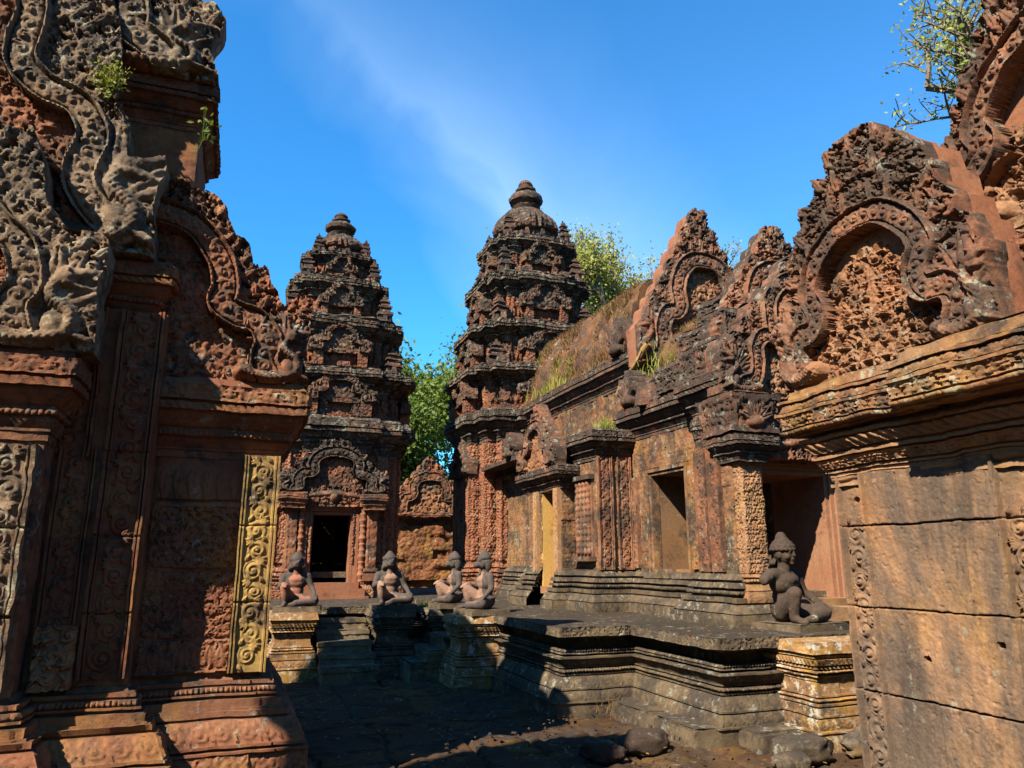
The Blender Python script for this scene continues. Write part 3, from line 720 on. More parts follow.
    m = t < 1.0; r.H[m] = bh[m] + .012 * deep
    P = C; acc = 0; nxt = 0; k = 1
    for i in range(len(P) - 1):
        L = np.linalg.norm(P[i + 1] - P[i]); a = math.atan2(*(P[i + 1] - P[i])[::-1])
        while nxt <= acc + L:
            p = P[i] + (P[i + 1] - P[i]) * (nxt - acc) / (L + 1e-9)
            r.scroll(p[0], p[1], bt * .52, .026 * deep, 1.5, k, a, .035 * deep); q = bt * .5
            r.leaf(p[0] + q * math.cos(a), p[1] + q * math.sin(a), bt * .7, bt * .4, a + 1.3 * k, .024 * deep, .034 * deep); k = -k; nxt += bt * .95
        acc += L
    if naga:     # many-headed naga rearing at the foot of the arch
        x0 = .82 * hw; y0 = .0; sz = .34 * h; b = .01 * deep; g = min(.055 * deep, .22 * sz)
        def oknaga(x, y): return x > x0 - .16 * hw and y < sz * (.95 - .35 * abs(x - x0) / (.16 * hw)) and x < hw
        r.foliage(oknaga, sz * .15, g * .45, rng, lambda x, y: PI / 2 + .5, base=b, x0=x0 - .2 * hw, x1=hw, y0=0, y1=sz)
        nk = catmull([(x0 - .24 * hw, .05 * h), (x0 - .10 * hw, .025 * h), (x0 + .06 * hw, .05 * h), (x0 + .08 * hw, sz * .34), (x0 + .0 * hw, sz * .52), (x0 + .05 * hw, sz * .74)], 6)
        for i in range(len(nk) - 1):
            q = 1 - .45 * i / len(nk); r.limb(nk[i][0], nk[i][1], sz * .105 * q, nk[i + 1][0], nk[i + 1][1], sz * .105 * q, g * 1.0 * q, b + .01)
            r.ell(nk[i][0], nk[i][1], sz * .045, sz * .045, 0, g * .35, b + .01 + g * q)
        dn = polydist(r.U, r.V, nk)[0]; k_s = PI / (.055 * sz); mk = (dn < sz * .10) & (r.H > b + .012)
        r.H[mk] -= (.16 * g * np.abs(np.sin((r.U + r.V) * k_s) * np.sin((r.U - r.V) * k_s)))[mk]
        for q in range(7):      # crest of curled leaves behind the neck
            a = PI / 2 + .75 - q * .26; L = sz * (.62 - .05 * abs(q - 3)); xx, yy = x0 + .01 * hw + .10 * sz * math.cos(a), sz * .36 + .10 * sz * math.sin(a)
            r.leaf(xx, yy, L, sz * .20, a, g * .75, b, curl=.5 - .15 * q); r.scroll(xx + L * .82 * math.cos(a), yy + L * .82 * math.sin(a), sz * .085, g * .8, 1.3, 1 if q < 4 else -1, a, b + .006)
        hx, hy = x0 + .05 * hw, sz * .70    # the head: brow, snout, jaw, eye
        r.ell(hx, hy, sz * .12, sz * .10, .3, g * 1.1, b + .01); r.limb(hx, hy, sz * .08, hx + sz * .22, hy + sz * .06, sz * .05, g * 1.1, b + .01); r.limb(hx, hy - sz * .06, sz * .06, hx + sz * .17, hy - sz * .10, sz * .035, g, b + .01)
        r.ell(hx + sz * .03, hy + sz * .05, sz * .03, sz * .03, 0, g * 1.45, b + .01); r.ell(x0 + .03 * hw, sz * .22, sz * .11, sz * .15, .3, g * 1.15, b + .01); r.limb(x0 + .03 * hw, sz * .20, sz * .05, x0 + .15 * hw, sz * .10, sz * .04, g, b + .01)
    f = R(1, 1, 1); f.c = c; f.U = np.concatenate([-r.U[:, :0:-1], r.U], 1); f.V = np.concatenate([r.V[:, :0:-1], r.V], 1)
    f.H = np.concatenate([r.H[:, :0:-1], r.H], 1); f.M = np.concatenate([r.M[:, :0:-1], r.M], 1); f.ny, f.nx = f.H.shape
    ins = ins & (d > bt * .98); f.ins = np.concatenate([ins[:, :0:-1], ins], 1)
    f.H = f.H + .008 * n2(f.U, f.V, 6, seed) + .004 * n2(f.U, f.V, 30, seed + 5) + .003 * n2(f.U, f.V, 75, seed + 6)
    f.w = w; f.h = h
    return f
FACE = {'-y': ((1, 0, 0), (0, -1, 0)), '-x': ((0, -1, 0), (-1, 0, 0)), '+x': ((0, 1, 0), (1, 0, 0)), '+y': ((-1, 0, 0), (0, 1, 0))}
def put(r, o, face, name, mat, parent, thick=.12, back=True, er=.003, seed=0, ers=9):
    mb = MB(); relief(mb, r, o, FACE[face][0], FACE[face][1], thick=thick, back=back)
    return mb.build(name, mat, parent, er=er, ers=ers, ang=65, seed=seed)
def put_ped(r, o, face, mat, tmat, parent, thick=.12, er=.004, seed=0, block=None, bmat=None):
    """pediment: carved frame and crest, a tympanum as its own sub-part, a plain masonry back"""
    M0 = r.M; r.M = M0 & ~r.ins; f = put(r, o, face, 'pediment', mat, parent, thick, True, er, seed)
    e = np.zeros_like(r.ins); e[:, 1:] |= r.ins[:, :-1]; e[:, :-1] |= r.ins[:, 1:]; e[1:] |= r.ins[:-1]; e[:-1] |= r.ins[1:]
    r.M = M0 & (r.ins | e); g = R(1, 1, 1); g.__dict__.update(r.__dict__); g.H = np.where(r.ins, r.H, -.05)
    put(g, o, face, 'tympanum', tmat, f, thick * .9, True, er, seed); r.M = M0
    if block:
        pts, depth = block; ux, un = (np.array(q, float) for q in FACE[face]); mb = MB(); P = [(-x, y) for x, y in pts] + [(x, y) for x, y in pts[::-1]]
        Q = []
        for a, b in zip(P, P[1:] + P[:1]):
            n = max(1, int(math.hypot(a[0] - b[0], a[1] - b[1]) / .04))
            for i in range(n): Q.append((a[0] + (b[0] - a[0]) * i / n, a[1] + (b[1] - a[1]) * i / n))
        nd = max(2, int(depth / .04)); G = np.array([[np.array(o) + ux * x + np.array((0, 0, y)) - un * (thick * .6 + depth * k / nd) for x, y in Q] for k in range(nd + 1)])
        mb.grid(G, wrap=True); mb.add(G[0], [list(range(len(Q)))]); mb.add(G[-1], [list(range(len(Q)))[::-1]])
        mb.build('gable_masonry', bmat or M['red'], f, er=.010, ers=5, ang=35)
    return f
def panel(w, h, c, seed, kind='rin', edge=.018, amp=.02):
    rng = random.Random(seed); r = R(w, h, c)
    if kind == 'rin':
        r.rinceau(w / 2, w * .62, .04, h - .04, amp, 0, rng)
        for x in (0, w): r.H = np.maximum(r.H, amp * 1.1 * (np.abs(r.U - x) < edge * 1.2))
        m = np.abs(np.minimum(r.U, w - r.U) - edge * 2.1) < edge * .45; r.H[m] = np.maximum(r.H[m], amp * .8)
    elif kind == 'pit':
        r.H += amp * (.5 * n2(r.U, r.V, 46, seed) + .5 * n2(r.U, r.V, 80, seed + 1)); r.foliage(None, .045, amp * .8, rng)
    elif kind == 'fol': r.foliage(None, .07, amp, rng)
    elif kind == 'wall': r.foliage(None, .05, amp, rng, lambda x, y: PI / 2)
    return r
def devata(w, h, c):
    r = R(w, h, c); x = w / 2; k = h
    m = np.abs(r.U - x) < w * .36; r.H[:] = .02; r.H[m & (r.V < k * .78)] = -.035
    arch = ((r.U - x) / (w * .36)) ** 2 + ((r.V - k * .78) / (k * .13)) ** 2 < 1; r.H[arch] = -.035
    for a in range(9):
        t = PI * a / 8; r.leaf(x + w * .36 * math.cos(t), k * .80 + k * .10 * math.sin(t), w * .28, w * .18, t * .7 + .45, .02, .02)
    b = -.035; A = .055
    r.ell(x, k * .70, w * .085, k * .055, 0, A, b); r.leaf(x, k * .73, k * .12, w * .14, PI / 2, A, b)
    r.limb(x, k * .60, w * .13, x, k * .45, w * .10, A, b); r.limb(x - w * .03, k * .44, w * .13, x - w * .05, k * .08, w * .09, A, b); r.limb(x + w * .05, k * .44, w * .13, x + w * .06, k * .08, w * .09, A, b)
    r.limb(x - w * .13, k * .61, w * .05, x - w * .2, k * .40, w * .04, A * .8, b); r.limb(x + w * .13, k * .61, w * .05, x + w * .17, k * .56, w * .04, A * .8, b)
    r.ell(x, k * .05, w * .3, k * .04, 0, A, b)
    return r
def cornice_profile(z0, h, out, res=.012, amp=.014, o0=0.0):
    p = Prof(z0, o0, res); k = h
    p.f(.10 * k, o0 + .10 * out, None, 'down', amp * .8, .05); p.f(.03 * k, o0 + .16 * out); p.f(.10 * k, o0 + .12 * out, o0 + .34 * out, 'down', amp, .07)
    p.f(.04 * k, o0 + .30 * out); p.f(.06 * k, o0 + .42 * out, None, 'bead', amp, .03); p.f(.05 * k, o0 + .36 * out); p.f(.15 * k, o0 + .42 * out, o0 + .82 * out, 'petal', amp * 1.2, .08)
    p.f(.05 * k, o0 + .80 * out); p.f(.09 * k, o0 + .95 * out, None, 'twist', amp, .05); p.f(.04 * k, o0 + .86 * out); p.f(.20 * k, o0 + out, o0 + out * .97, 'fol', amp, .12); p.f(.09 * k, o0 + .86 * out, o0 + .7 * out)
    return p
def base_profile(z0, h, out, res=.012, amp=.012):
    p = Prof(z0, out, res); k = h
    p.f(.26 * k, out, None, 'rin', amp * .6, .16); p.f(.02 * k, out * .9); p.f(.14 * k, out * .92, out * .68, 'fol', amp, .10); p.f(.03 * k, out * .60)
    p.f(.08 * k, out * .66, None, 'petal', amp, .055); p.f(.05 * k, out * .34); p.f(.06 * k, out * .5, None, 'bead', amp, .035); p.f(.05 * k, out * .28)
    p.f(.09 * k, out * .45, out * .35, 'twist', amp, .05); p.f(.05 * k, out * .2); p.f(.10 * k, out * .30, out * .12, 'down', amp, .06); p.f(.07 * k, out * .06)
    return p

# ---------------------------------------------------------------- the library, near left
lib = thing('library_building', (-2.1, 6.2, 0), 'tall carved library filling the left edge, deeply shaded, with one ochre pilaster', 'temple building')
AX = -2.25
def cv(pts, k): return [((x - 2.1) * k + 2.25 if x else 0.0, 1.4 + (z - 1.4) * k) for x, z in pts]
def bl(hw, y0, y1): return rect(AX - hw, AX + hw, y0, y1)
# plinth following the stepped front
pth = [(AX - 1.22, 4.75), (-1.03, 4.75), (-1.03, 5.03), (-.505, 5.03), (-.505, 5.25), (.25, 5.25), (.25, 7.5), (AX - 2.5, 7.5), (AX - 2.5, 5.25), (AX - 1.745, 5.25), (AX - 1.745, 5.03), (AX - 1.22, 5.03)]
p = Prof(-.15, .30, .010); p.f(.30, .30); p.f(.15, .27, .26, 'rin', .018, .15); p.f(.012, .28); p.f(.018, .225); p.f(.015, .26); p.f(.125, .25, .19, 'rin', .020, .13)
p.f(.015, .15); p.f(.03, .17); p.f(.012, .14); p.f(.045, .125, None, 'petal', .02, .045); p.f(.02, .07); p.f(.012, .10); p.f(.035, .08, None, 'bead', .02, .028); p.f(.014, .05); p.f(.022, .065); p.f(.03, .02, .0)
mb = MB(); sweep(mb, pth, p, .010, rough=.012, blk=.5, seed=2); mb.build('base', M['libwall'], lib, er=.006, ers=5)
# three blocks of wall, each further forward and higher
def wallp(z0, z1, orn=None, res=.03, amp=.006): 
    p = Prof(z0, 0, res); p.f(z1 - z0, 0, None, orn, amp, .5, vper=.5) if orn else p.f(z1 - z0, 0); return p
mb = MB(); sweep(mb, bl(2.5, 5.25, 7.5), wallp(.70, 2.05), .1, cap=False); mb.build('side_wall', M['libwall'], lib)
mb = MB(); sweep(mb, bl(1.22, 4.75, 5.3), wallp(.70, 2.10, 'wall', .012), .012, cap=False); mb.build('front_wall', M['redc'], lib)
mb = MB(); sweep(mb, bl(1.745, 5.03, 5.6), wallp(.70, 2.94), .1, cap=False); mb.build('inner_wall', M['libwall'], lib)
mb = MB(); sweep(mb, bl(1.80, 5.2, 6.1), wallp(2.5, 4.42, 'wall', .02, .008), .02, cap=False); mb.build('upper_wall', M['libwall'], lib)
# side bay: plain pitted blocks between carved strips
r = R(.515, 1.33, .006); a_ = panel(.515, .32, .006, 3, 'wall', amp=.018); q_ = panel(.515, 1.33, .006, 4, 'pit', amp=.018)
r.H = q_.H.copy(); n_ = a_.ny; r.H[-n_:] = .012
for i in range(6):
    r.leaf(.045 + i * .085, 1.25, .2, .075, -PI / 2, .018, .010)
b_ = panel(.515, .17, .006, 5, 'wall', amp=.016); r.H[:b_.ny] = .004 + b_.H
r.petalrow(.01, .505, .02, .14, .064, .022); r.H += .02 * (r.V < .012)
r.joints([.20, .62, 1.05], [[]], .006, .03, 7, .004); r.ell(.36, .94, .028, .022, .2, -.05)
hole = ((r.U - .37) / .03) ** 2 + ((r.V - .93) / .022) ** 2 < 1; r.H[hole] -= .05
put(r, (-.485, 5.245, .725), '-y', 'blind_panel', M['libwall'], lib, .05, False, .004)
r = panel(.225, 1.36, .005, 11, 'rin', .012, .022); r.joints([.42, .9], [[]], .004, .015, 2, .003)
put(r, (.035, 5.19, .72), '-y', 'pilaster', M['yellow'], lib, .12, False, .003)['label'] = 'ochre yellow pilaster with a column of carved scrolls'
for x, y, z0, z1, w, s_ in ((-.765, 5.022, .74, 2.94, .25, 3), (-1.10, 5.015, 2.0, 2.94, .26, 4)):
    r = panel(w, z1 - z0, .0055, 20 + s_, 'rin', .014, .034); r.joints([.36, .80, 1.3], [[]], .005, .02, s_, .01)
    put(r, (x, y, z0), '-y', 'pilaster', M['libwall'], lib, .06, False, .004, s_)
for x, s_ in ((-1.285, 1), (-1.57, 2), (-1.86, 3)):
    r = panel(.235, 1.30, .0055, 30 + s_, 'rin', .014, .026); r.joints([.40, .85], [[]], .006, .03, s_, .015)
    put(r, (x, 4.705, .72), '-y', 'pilaster', M['weather'], lib, .06, False, .012, s_)
r = panel(.20, 1.33, .0055, 41, 'rin', .012, .026); put(r, (-1.0, 5.02, .725), '-y', 'pilaster', M['libwall'], lib, .03, False, .004)
r = panel(.20, .34, .006, 51, 'fol', amp=.03); r.H += .02 * n2(r.U, r.V, 7, 3) - .05 * np.clip(r.V / .34, 0, 1) * (n2(r.U, r.V, 5, 8) > 0)
put(r, (-.985, 4.95, .70), '-y', 'pilaster_foot', M['orange'], lib, .10, False, .012)['label'] = 'broken pale foot of a pilaster'
# cornices
mb = MB(); sweep(mb, bl(2.5, 5.25, 7.5), cornice_profile(2.05, .51, .17), .010, rough=.006, seed=4); mb.build('cornice', M['libwall'], lib, er=.008)
mb = MB(); sweep(mb, bl(1.22, 4.75, 5.3), cornice_profile(2.05, .50, .135), .010, rough=.008, seed=5); mb.build('cornice', M['redc'], lib, er=.008)
mb = MB(); sweep(mb, bl(1.745, 5.03, 5.6), cornice_profile(2.92, .375, .12, o0=-.10), .010, rough=.006, seed=6); mb.build('cornice', M['libwall'], lib, er=.008)
mb = MB(); sweep(mb, bl(1.76, 5.2, 6.1), cornice_profile(4.36, .33, .13), .010, rough=.006, seed=7); mb.build('cornice', M['redc'], lib, er=.008)
# pediments, one behind and above the other
def absc(pts, hw, z0, h): return [((x) / hw, (z - z0) / h) for x, z in pts]
L0 = absc(cv([(0, 3.62), (.35, 3.58), (.6, 3.40), (.75, 3.18), (.86, 3.05), (.97, 2.95), (1.02, 2.77), (.97, 2.64), (1.03, 2.46)], 1.119), 1.42, 2.553, 1.82)
L0o = absc(cv([(0, 4.05), (.25, 4.0), (.45, 3.86), (.6, 3.80), (.74, 3.66), (.84, 3.62), (.93, 3.66), (1.0, 3.40), (1.06, 3.22), (1.16, 3.10), (1.30, 3.10), (1.37, 3.02), (1.33, 2.8), (1.37, 2.43)], 1.119), 1.42, 2.553, 1.82)
P0 = pediment(2.84, 1.82, .009, 101, L0, L0o, .033, 1.15, fsz=.085)
put_ped(P0, (AX, 4.67, 2.553), '-y', M['weather'], M['redc'], lib, .26, .004)
L1 = absc(cv([(0, 5.25), (.35, 5.15), (.58, 4.98), (.69, 4.70), (.67, 4.36), (.80, 4.19), (1.01, 4.10), (1.11, 3.92), (1.06, 3.66), (1.12, 3.50), (1.24, 3.36)], 1.053), 1.645, 3.295, 2.53)
L1o = absc(cv([(0, 5.6), (.4, 5.5), (.8, 5.3), (1.0, 5.1), (1.12, 4.9), (1.19, 4.6), (1.20, 4.25), (1.27, 4.08), (1.33, 3.78), (1.40, 3.78), (1.50, 3.88), (1.53, 3.70), (1.49, 3.5), (1.53, 3.2)], 1.053), 1.645, 3.295, 2.53)
P1 = pediment(3.29, 2.53, .009, 103, L1, L1o, .031, 1.15, fsz=.085)
put_ped(P1, (AX, 4.95, 3.295), '-y', M['weather'], M['redc'], lib, .25, .004)
L2 = absc([(0, 6.1), (.5, 5.9), (1.0, 5.5), (1.14, 5.16), (1.17, 4.95), (1.30, 4.86), (1.40, 4.78)], 1.76, 4.68, 1.6); L2 = [(x * 1.76 / 1.91 + (.15 / 1.91 if x else 0), y) for x, y in L2]
L2o = absc([(0, 6.28), (.5, 6.1), (1.0, 5.75), (1.3, 5.42), (1.5, 5.36), (1.64, 5.34), (1.74, 5.22), (1.70, 5.0), (1.74, 4.68)], 1.76, 4.68, 1.6); L2o = [(x * 1.76 / 1.91 + (.15 / 1.91 if x else 0), y) for x, y in L2o]
P2 = pediment(3.82, 1.6, .010, 105, L2, L2o, .034, 1.4, fsz=.10)
put_ped(P2, (AX, 5.06, 4.68), '-y', M['weather'], M['redc'], lib, .22, .004)
L3 = absc([(0, 3.70), (.25, 3.62), (.42, 3.42), (.48, 3.22), (.46, 3.10), (.56, 3.02), (.70, 2.98), (.78, 2.86), (.76, 2.72), (.82, 2.6)], 1.08, 2.56, 1.45)
L3o = absc([(0, 4.0), (.3, 3.92), (.46, 3.80), (.53, 3.60), (.60, 3.57), (.65, 3.42), (.73, 3.42), (.76, 3.28), (.83, 3.25), (.87, 3.14), (.96, 3.22), (1.05, 3.22), (1.06, 2.95), (1.02, 2.8), (1.06, 2.56)], 1.08, 2.56, 1.45)
P3 = pediment(2.16, 1.45, .0085, 107, L3, L3o, .045, 1.2, fsz=.085)
put_ped(P3, (-.66, 5.16, 2.56), '-y', M['redc'], M['redc'], lib, .24, .004)
# vaulted roof behind
mb = MB(); th = np.linspace(0, PI, 26); ys = np.linspace(6.0, 7.5, 50)
G = np.array([[(AX + 1.3 * math.cos(t), y, 2.55 + 3.4 * math.sin(t) ** .8 + .03 * (int(y / .3) % 2)) for y in ys] for t in th]); mb.grid(G)
for k in (0, -1): mb.add(G[:, k], [list(range(26))])
mb.build('roof', M['roof'], lib, er=.02)

# ---------------------------------------------------------------- gateway, near right
gop = thing('gateway_building', (4.6, 1.8, 0), 'near gateway at right edge, smooth orange block wall under a large crested pediment', 'temple building')
p = Prof(-.15, .12, .02); p.f(.30, .12); p.f(.06, .10, .03); p.f(.05, .06); p.f(.02, .0)
mb = MB(); sweep(mb, rect(3.2, 6.0, .3, 3.3), p, .03, rough=.004); mb.build('base', M['orange'], gop)
mb = MB(); sweep(mb, rect(3.22, 6.0, .3, 3.29), wallp(.2, 2.0), .1, cap=False); mb.build('side_wall', M['orange'], gop)
r = R(2.3, 1.62, .0042)    # u runs from the far corner towards the camera
r.H[:] = .03
r.joints([.5, .92, 1.34], [[.5, 1.9], [1.4], [.74, 1.6], [.4, 1.2]], .0024, .020, 3, .007)
for x in (.10, 1.02, 2.0):
    rng = random.Random(int(x * 10)); w_ = .17; m = np.abs(r.U - x) < w_ / 2; r.H[m] -= .012; q = r.H.copy(); r.H[m] = .012
    r.rinceau(x, .135, 0, 1.36, .030, .010, rng)
    for e_ in (-w_ / 2, w_ / 2): r.H = np.where(np.abs(r.U - x - e_) < .010, .045, r.H)
    m2 = np.abs(np.abs(r.U - x) - w_ / 2 - .018) < .006; r.H[m2] = .02
    r.joints([.5, .92, 1.34], [[]], .003, .016, 3, .0)
for (u, v) in ((.47, .70), (.86, .80), (.12, 1.48)):
    m = ((r.U - u) / .020) ** 2 + ((r.V - v) / .016) ** 2 < 1 + .3 * n2(r.U, r.V, 60, 3); r.H[m] -= .07
r.H += .002 * n2(r.U, r.V, 3, 5) + .0016 * n2(r.U, r.V, 22, 6) + .0012 * n2(r.U, r.V, 70, 7); pit = n2(r.U, r.V, 38, 15) + .5 * n2(r.U, r.V, 90, 16); r.H -= .004 * np.clip((pit - .70) / .25, 0, 1); r.H += .0010 * n2(r.U, r.V, 120, 19)
r.H = np.where(r.U < .008, r.H - .008, r.H)
put(r, (3.2, 3.3, .24), '-x', 'block_wall', M['gopwall'], gop, .03, False, .002)
# mouldings under the cornice
p = Prof(1.80, .0, .008); p.f(.018, .03); p.f(.014, .012); p.f(.05, .02, .03, 'wall', .012, .06); p.f(.012, .045); p.f(.01, .03); p.f(.045, .05, .085, 'fol', .014, .08); p.f(.012, .06); p.f(.018, .095); p.f(.014, .075)
p.f(.05, .09, .125, 'twist', .022, .06); p.f(.012, .11); p.f(.022, .14, None, 'bead', .01, .024); p.f(.012, .10); p.f(.05, .07, .11, 'down', .010, .05); p.f(.014, .14); p.f(.03, .12)
mb = MB(); sweep(mb, rect(3.2, 6.0, .3, 3.3), p, .010, rough=.006, blk=.55, seed=9); mb.build('frieze', M['orange'], gop, er=.009)
p = Prof(2.10, .06, .008); p.f(.012, .17); p.f(.022, .20, .21, 'bead', .008, .024); p.f(.012, .185); p.f(.075, .195, .205, 'fol', .020, .10); p.f(.016, .225); p.f(.012, .20); p.f(.05, .205, .19, 'rin', .016, .08); p.f(.014, .215); p.f(.012, .18); p.f(.045, .17, .16, 'petal', .016, .05); p.f(.016, .14)
pth = [(3.2, 3.3), (3.2, 2.42), (3.1, 2.42), (3.1, .3), (6.0, .3), (6.0, 3.3)]
M['corn'] = stone('cornice_sandstone', (.27, .11, .05), (.36, .17, .075), (.40, .24, .12), dark=.52, pale=.45, drip=.3, ochre=.35, bump=.5, palec=(.36, .33, .22))
mb = MB(); sweep(mb, pth, p, .010, rough=.010, blk=.45, seed=12); mb.build('cornice', M['corn'], gop, er=.010)
# big pediment over the side
g0 = 2.40
GC = absc([(0, 3.24), (.16, 3.21), (.30, 3.10), (.39, 2.94), (.34, 2.80), (.38, 2.70), (.49, 2.68), (.54, 2.59), (.52, 2.48), (.57, 2.42)], .72, g0, 1.5)
GO = absc([(0, 3.76), (.12, 3.77), (.19, 3.74), (.21, 3.62), (.31, 3.63), (.34, 3.52), (.43, 3.50), (.45, 3.36), (.50, 3.34), (.52, 3.20), (.57, 3.16), (.59, 3.02), (.65, 3.0), (.66, 2.84), (.71, 2.84), (.72, 2.7), (.71, 2.4)], .72, g0, 1.5)
PG = pediment(1.44, 1.5, .0052, 211, GC, GO, .052, .95, figs=False, fsz=.090, tymp=.42)
# smooth upper tympanum, carved mass rising below it
put_ped(PG, (3.12, 2.88, g0), '-x', M['crest'], M['redt'], gop, .09, .004, 0, ([(x * .72 * .97, y * 1.5 * .985) for x, y in GO], .24), M['red'])
# second, higher pediment further to the right
G4 = absc([(0, 3.98), (.2, 3.94), (.40, 3.80), (.52, 3.60), (.48, 3.46), (.56, 3.36), (.66, 3.34), (.70, 3.2), (.68, 3.05)], .84, 3.0, 1.75)
G4o = absc([(0, 4.75), (.1, 4.7), (.2, 4.55), (.28, 4.45), (.36, 4.30), (.44, 4.22), (.5, 4.08), (.56, 3.98), (.62, 3.84), (.68, 3.76), (.74, 3.62), (.82, 3.55), (.80, 3.4), (.84, 3.2), (.82, 3.0)], .84, 3.0, 1.75)
PG4 = pediment(1.68, 1.75, .0065, 213, G4, G4o, .045, 1.3, figs=False, fsz=.11, tymp=.34)
put_ped(PG4, (3.5, 1.86, 3.0), '-x', M['crest'], M['redt'], gop, .10, .004, 0, ([(x * .84 * .97, y * 1.75 * .985) for x, y in G4o], .26), M['red'])
mb = MB(); sweep(mb, rect(3.52, 5.7, 1.06, 2.76), wallp(2.3, 2.84), .1, cap=False, rough=.01); mb.build('upper_wall', M['red'], gop, er=.01)
mb = MB(); sweep(mb, rect(3.48, 5.7, 1.06, 2.76), cornice_profile(2.78, .24, .06), .012, rough=.01, seed=3); mb.build('cornice', M['corn'], gop, er=.01)
r = panel(.36, .46, .007, 62, 'fol', amp=.05)
put(r, (3.36, 2.50, 2.42), '-x', 'carved_block', M['red'], gop, .2, True, .01)
# stepped smooth slabs of the roof
for k, (y0, y1, z0, z1, x0) in enumerate(((2.66, 3.28, 2.4, 2.86, 3.42), (2.70, 3.22, 2.86, 3.16, 3.5), (2.74, 3.14, 3.16, 3.44, 3.56), (2.62, 2.9, 3.0, 3.3, 3.4))):
    mb = MB(); p = Prof(z0, 0, .03); p.f(z1 - z0 - .03, 0); p.f(.03, -.03); sweep(mb, rect(x0, 5.6, y0, y1), p, .05, rough=.012, blk=.5, seed=k); mb.build('roof_slab', M['red'], gop, er=.012, ers=4)
# ---------------------------------------------------------------- tower shrines
def plan(a, b, p, d, cx, cy):
    q = [(-p, -b), (p, -b), (p, -a), (a - d, -a), (a - d, -(a - d)), (a, -(a - d)), (a, -p)]
    out = []
    for k in range(4):
        for x, y in q:
            for _ in range(k): x, y = -y, x
            out.append((cx + x, cy + y))
    return out
def open_front(P, cx, gap):
    """the same plan as an open path that leaves a doorway in the middle of the front"""
    (x0, y0), (x1, y1) = P[0], P[1]
    return [(cx + gap, y0)] + P[1:] + [(x0, y0), (cx - gap, y0)]
PED_T = {}
def tower_ped(w, h, seed, c=.02):
    k = (round(w, 2), round(h, 2), seed)
    if k not in PED_T: PED_T[k] = pediment(w, h, c, seed, DEF_CURVE, DEF_OUT, .05, 1.15, fsz=.085)
    return PED_T[k]
def antefix_mesh(h, w):
    mb = MB(); z = 0
    for k, (f, hh) in enumerate(((1.0, .10), (.72, .22), (.95, .07), (.62, .16), (.80, .06), (.46, .13), (.6, .05), (.30, .11), (.12, .10))):
        a = w * f / 2; sweep(mb, [(-a, -a), (a, -a), (a, a), (-a, a)], Prof(z * h, 0, .05).f(hh * h, 0, -.01 * w), w / 4.)
        z += hh
    for s in ((0, -1), (-1, 0), (1, 0), (0, 1)): mb.box((s[0] * w * .36, s[1] * w * .36, .24 * h), (w * .3, w * .3, .26 * h), 0, .5)
    return mb
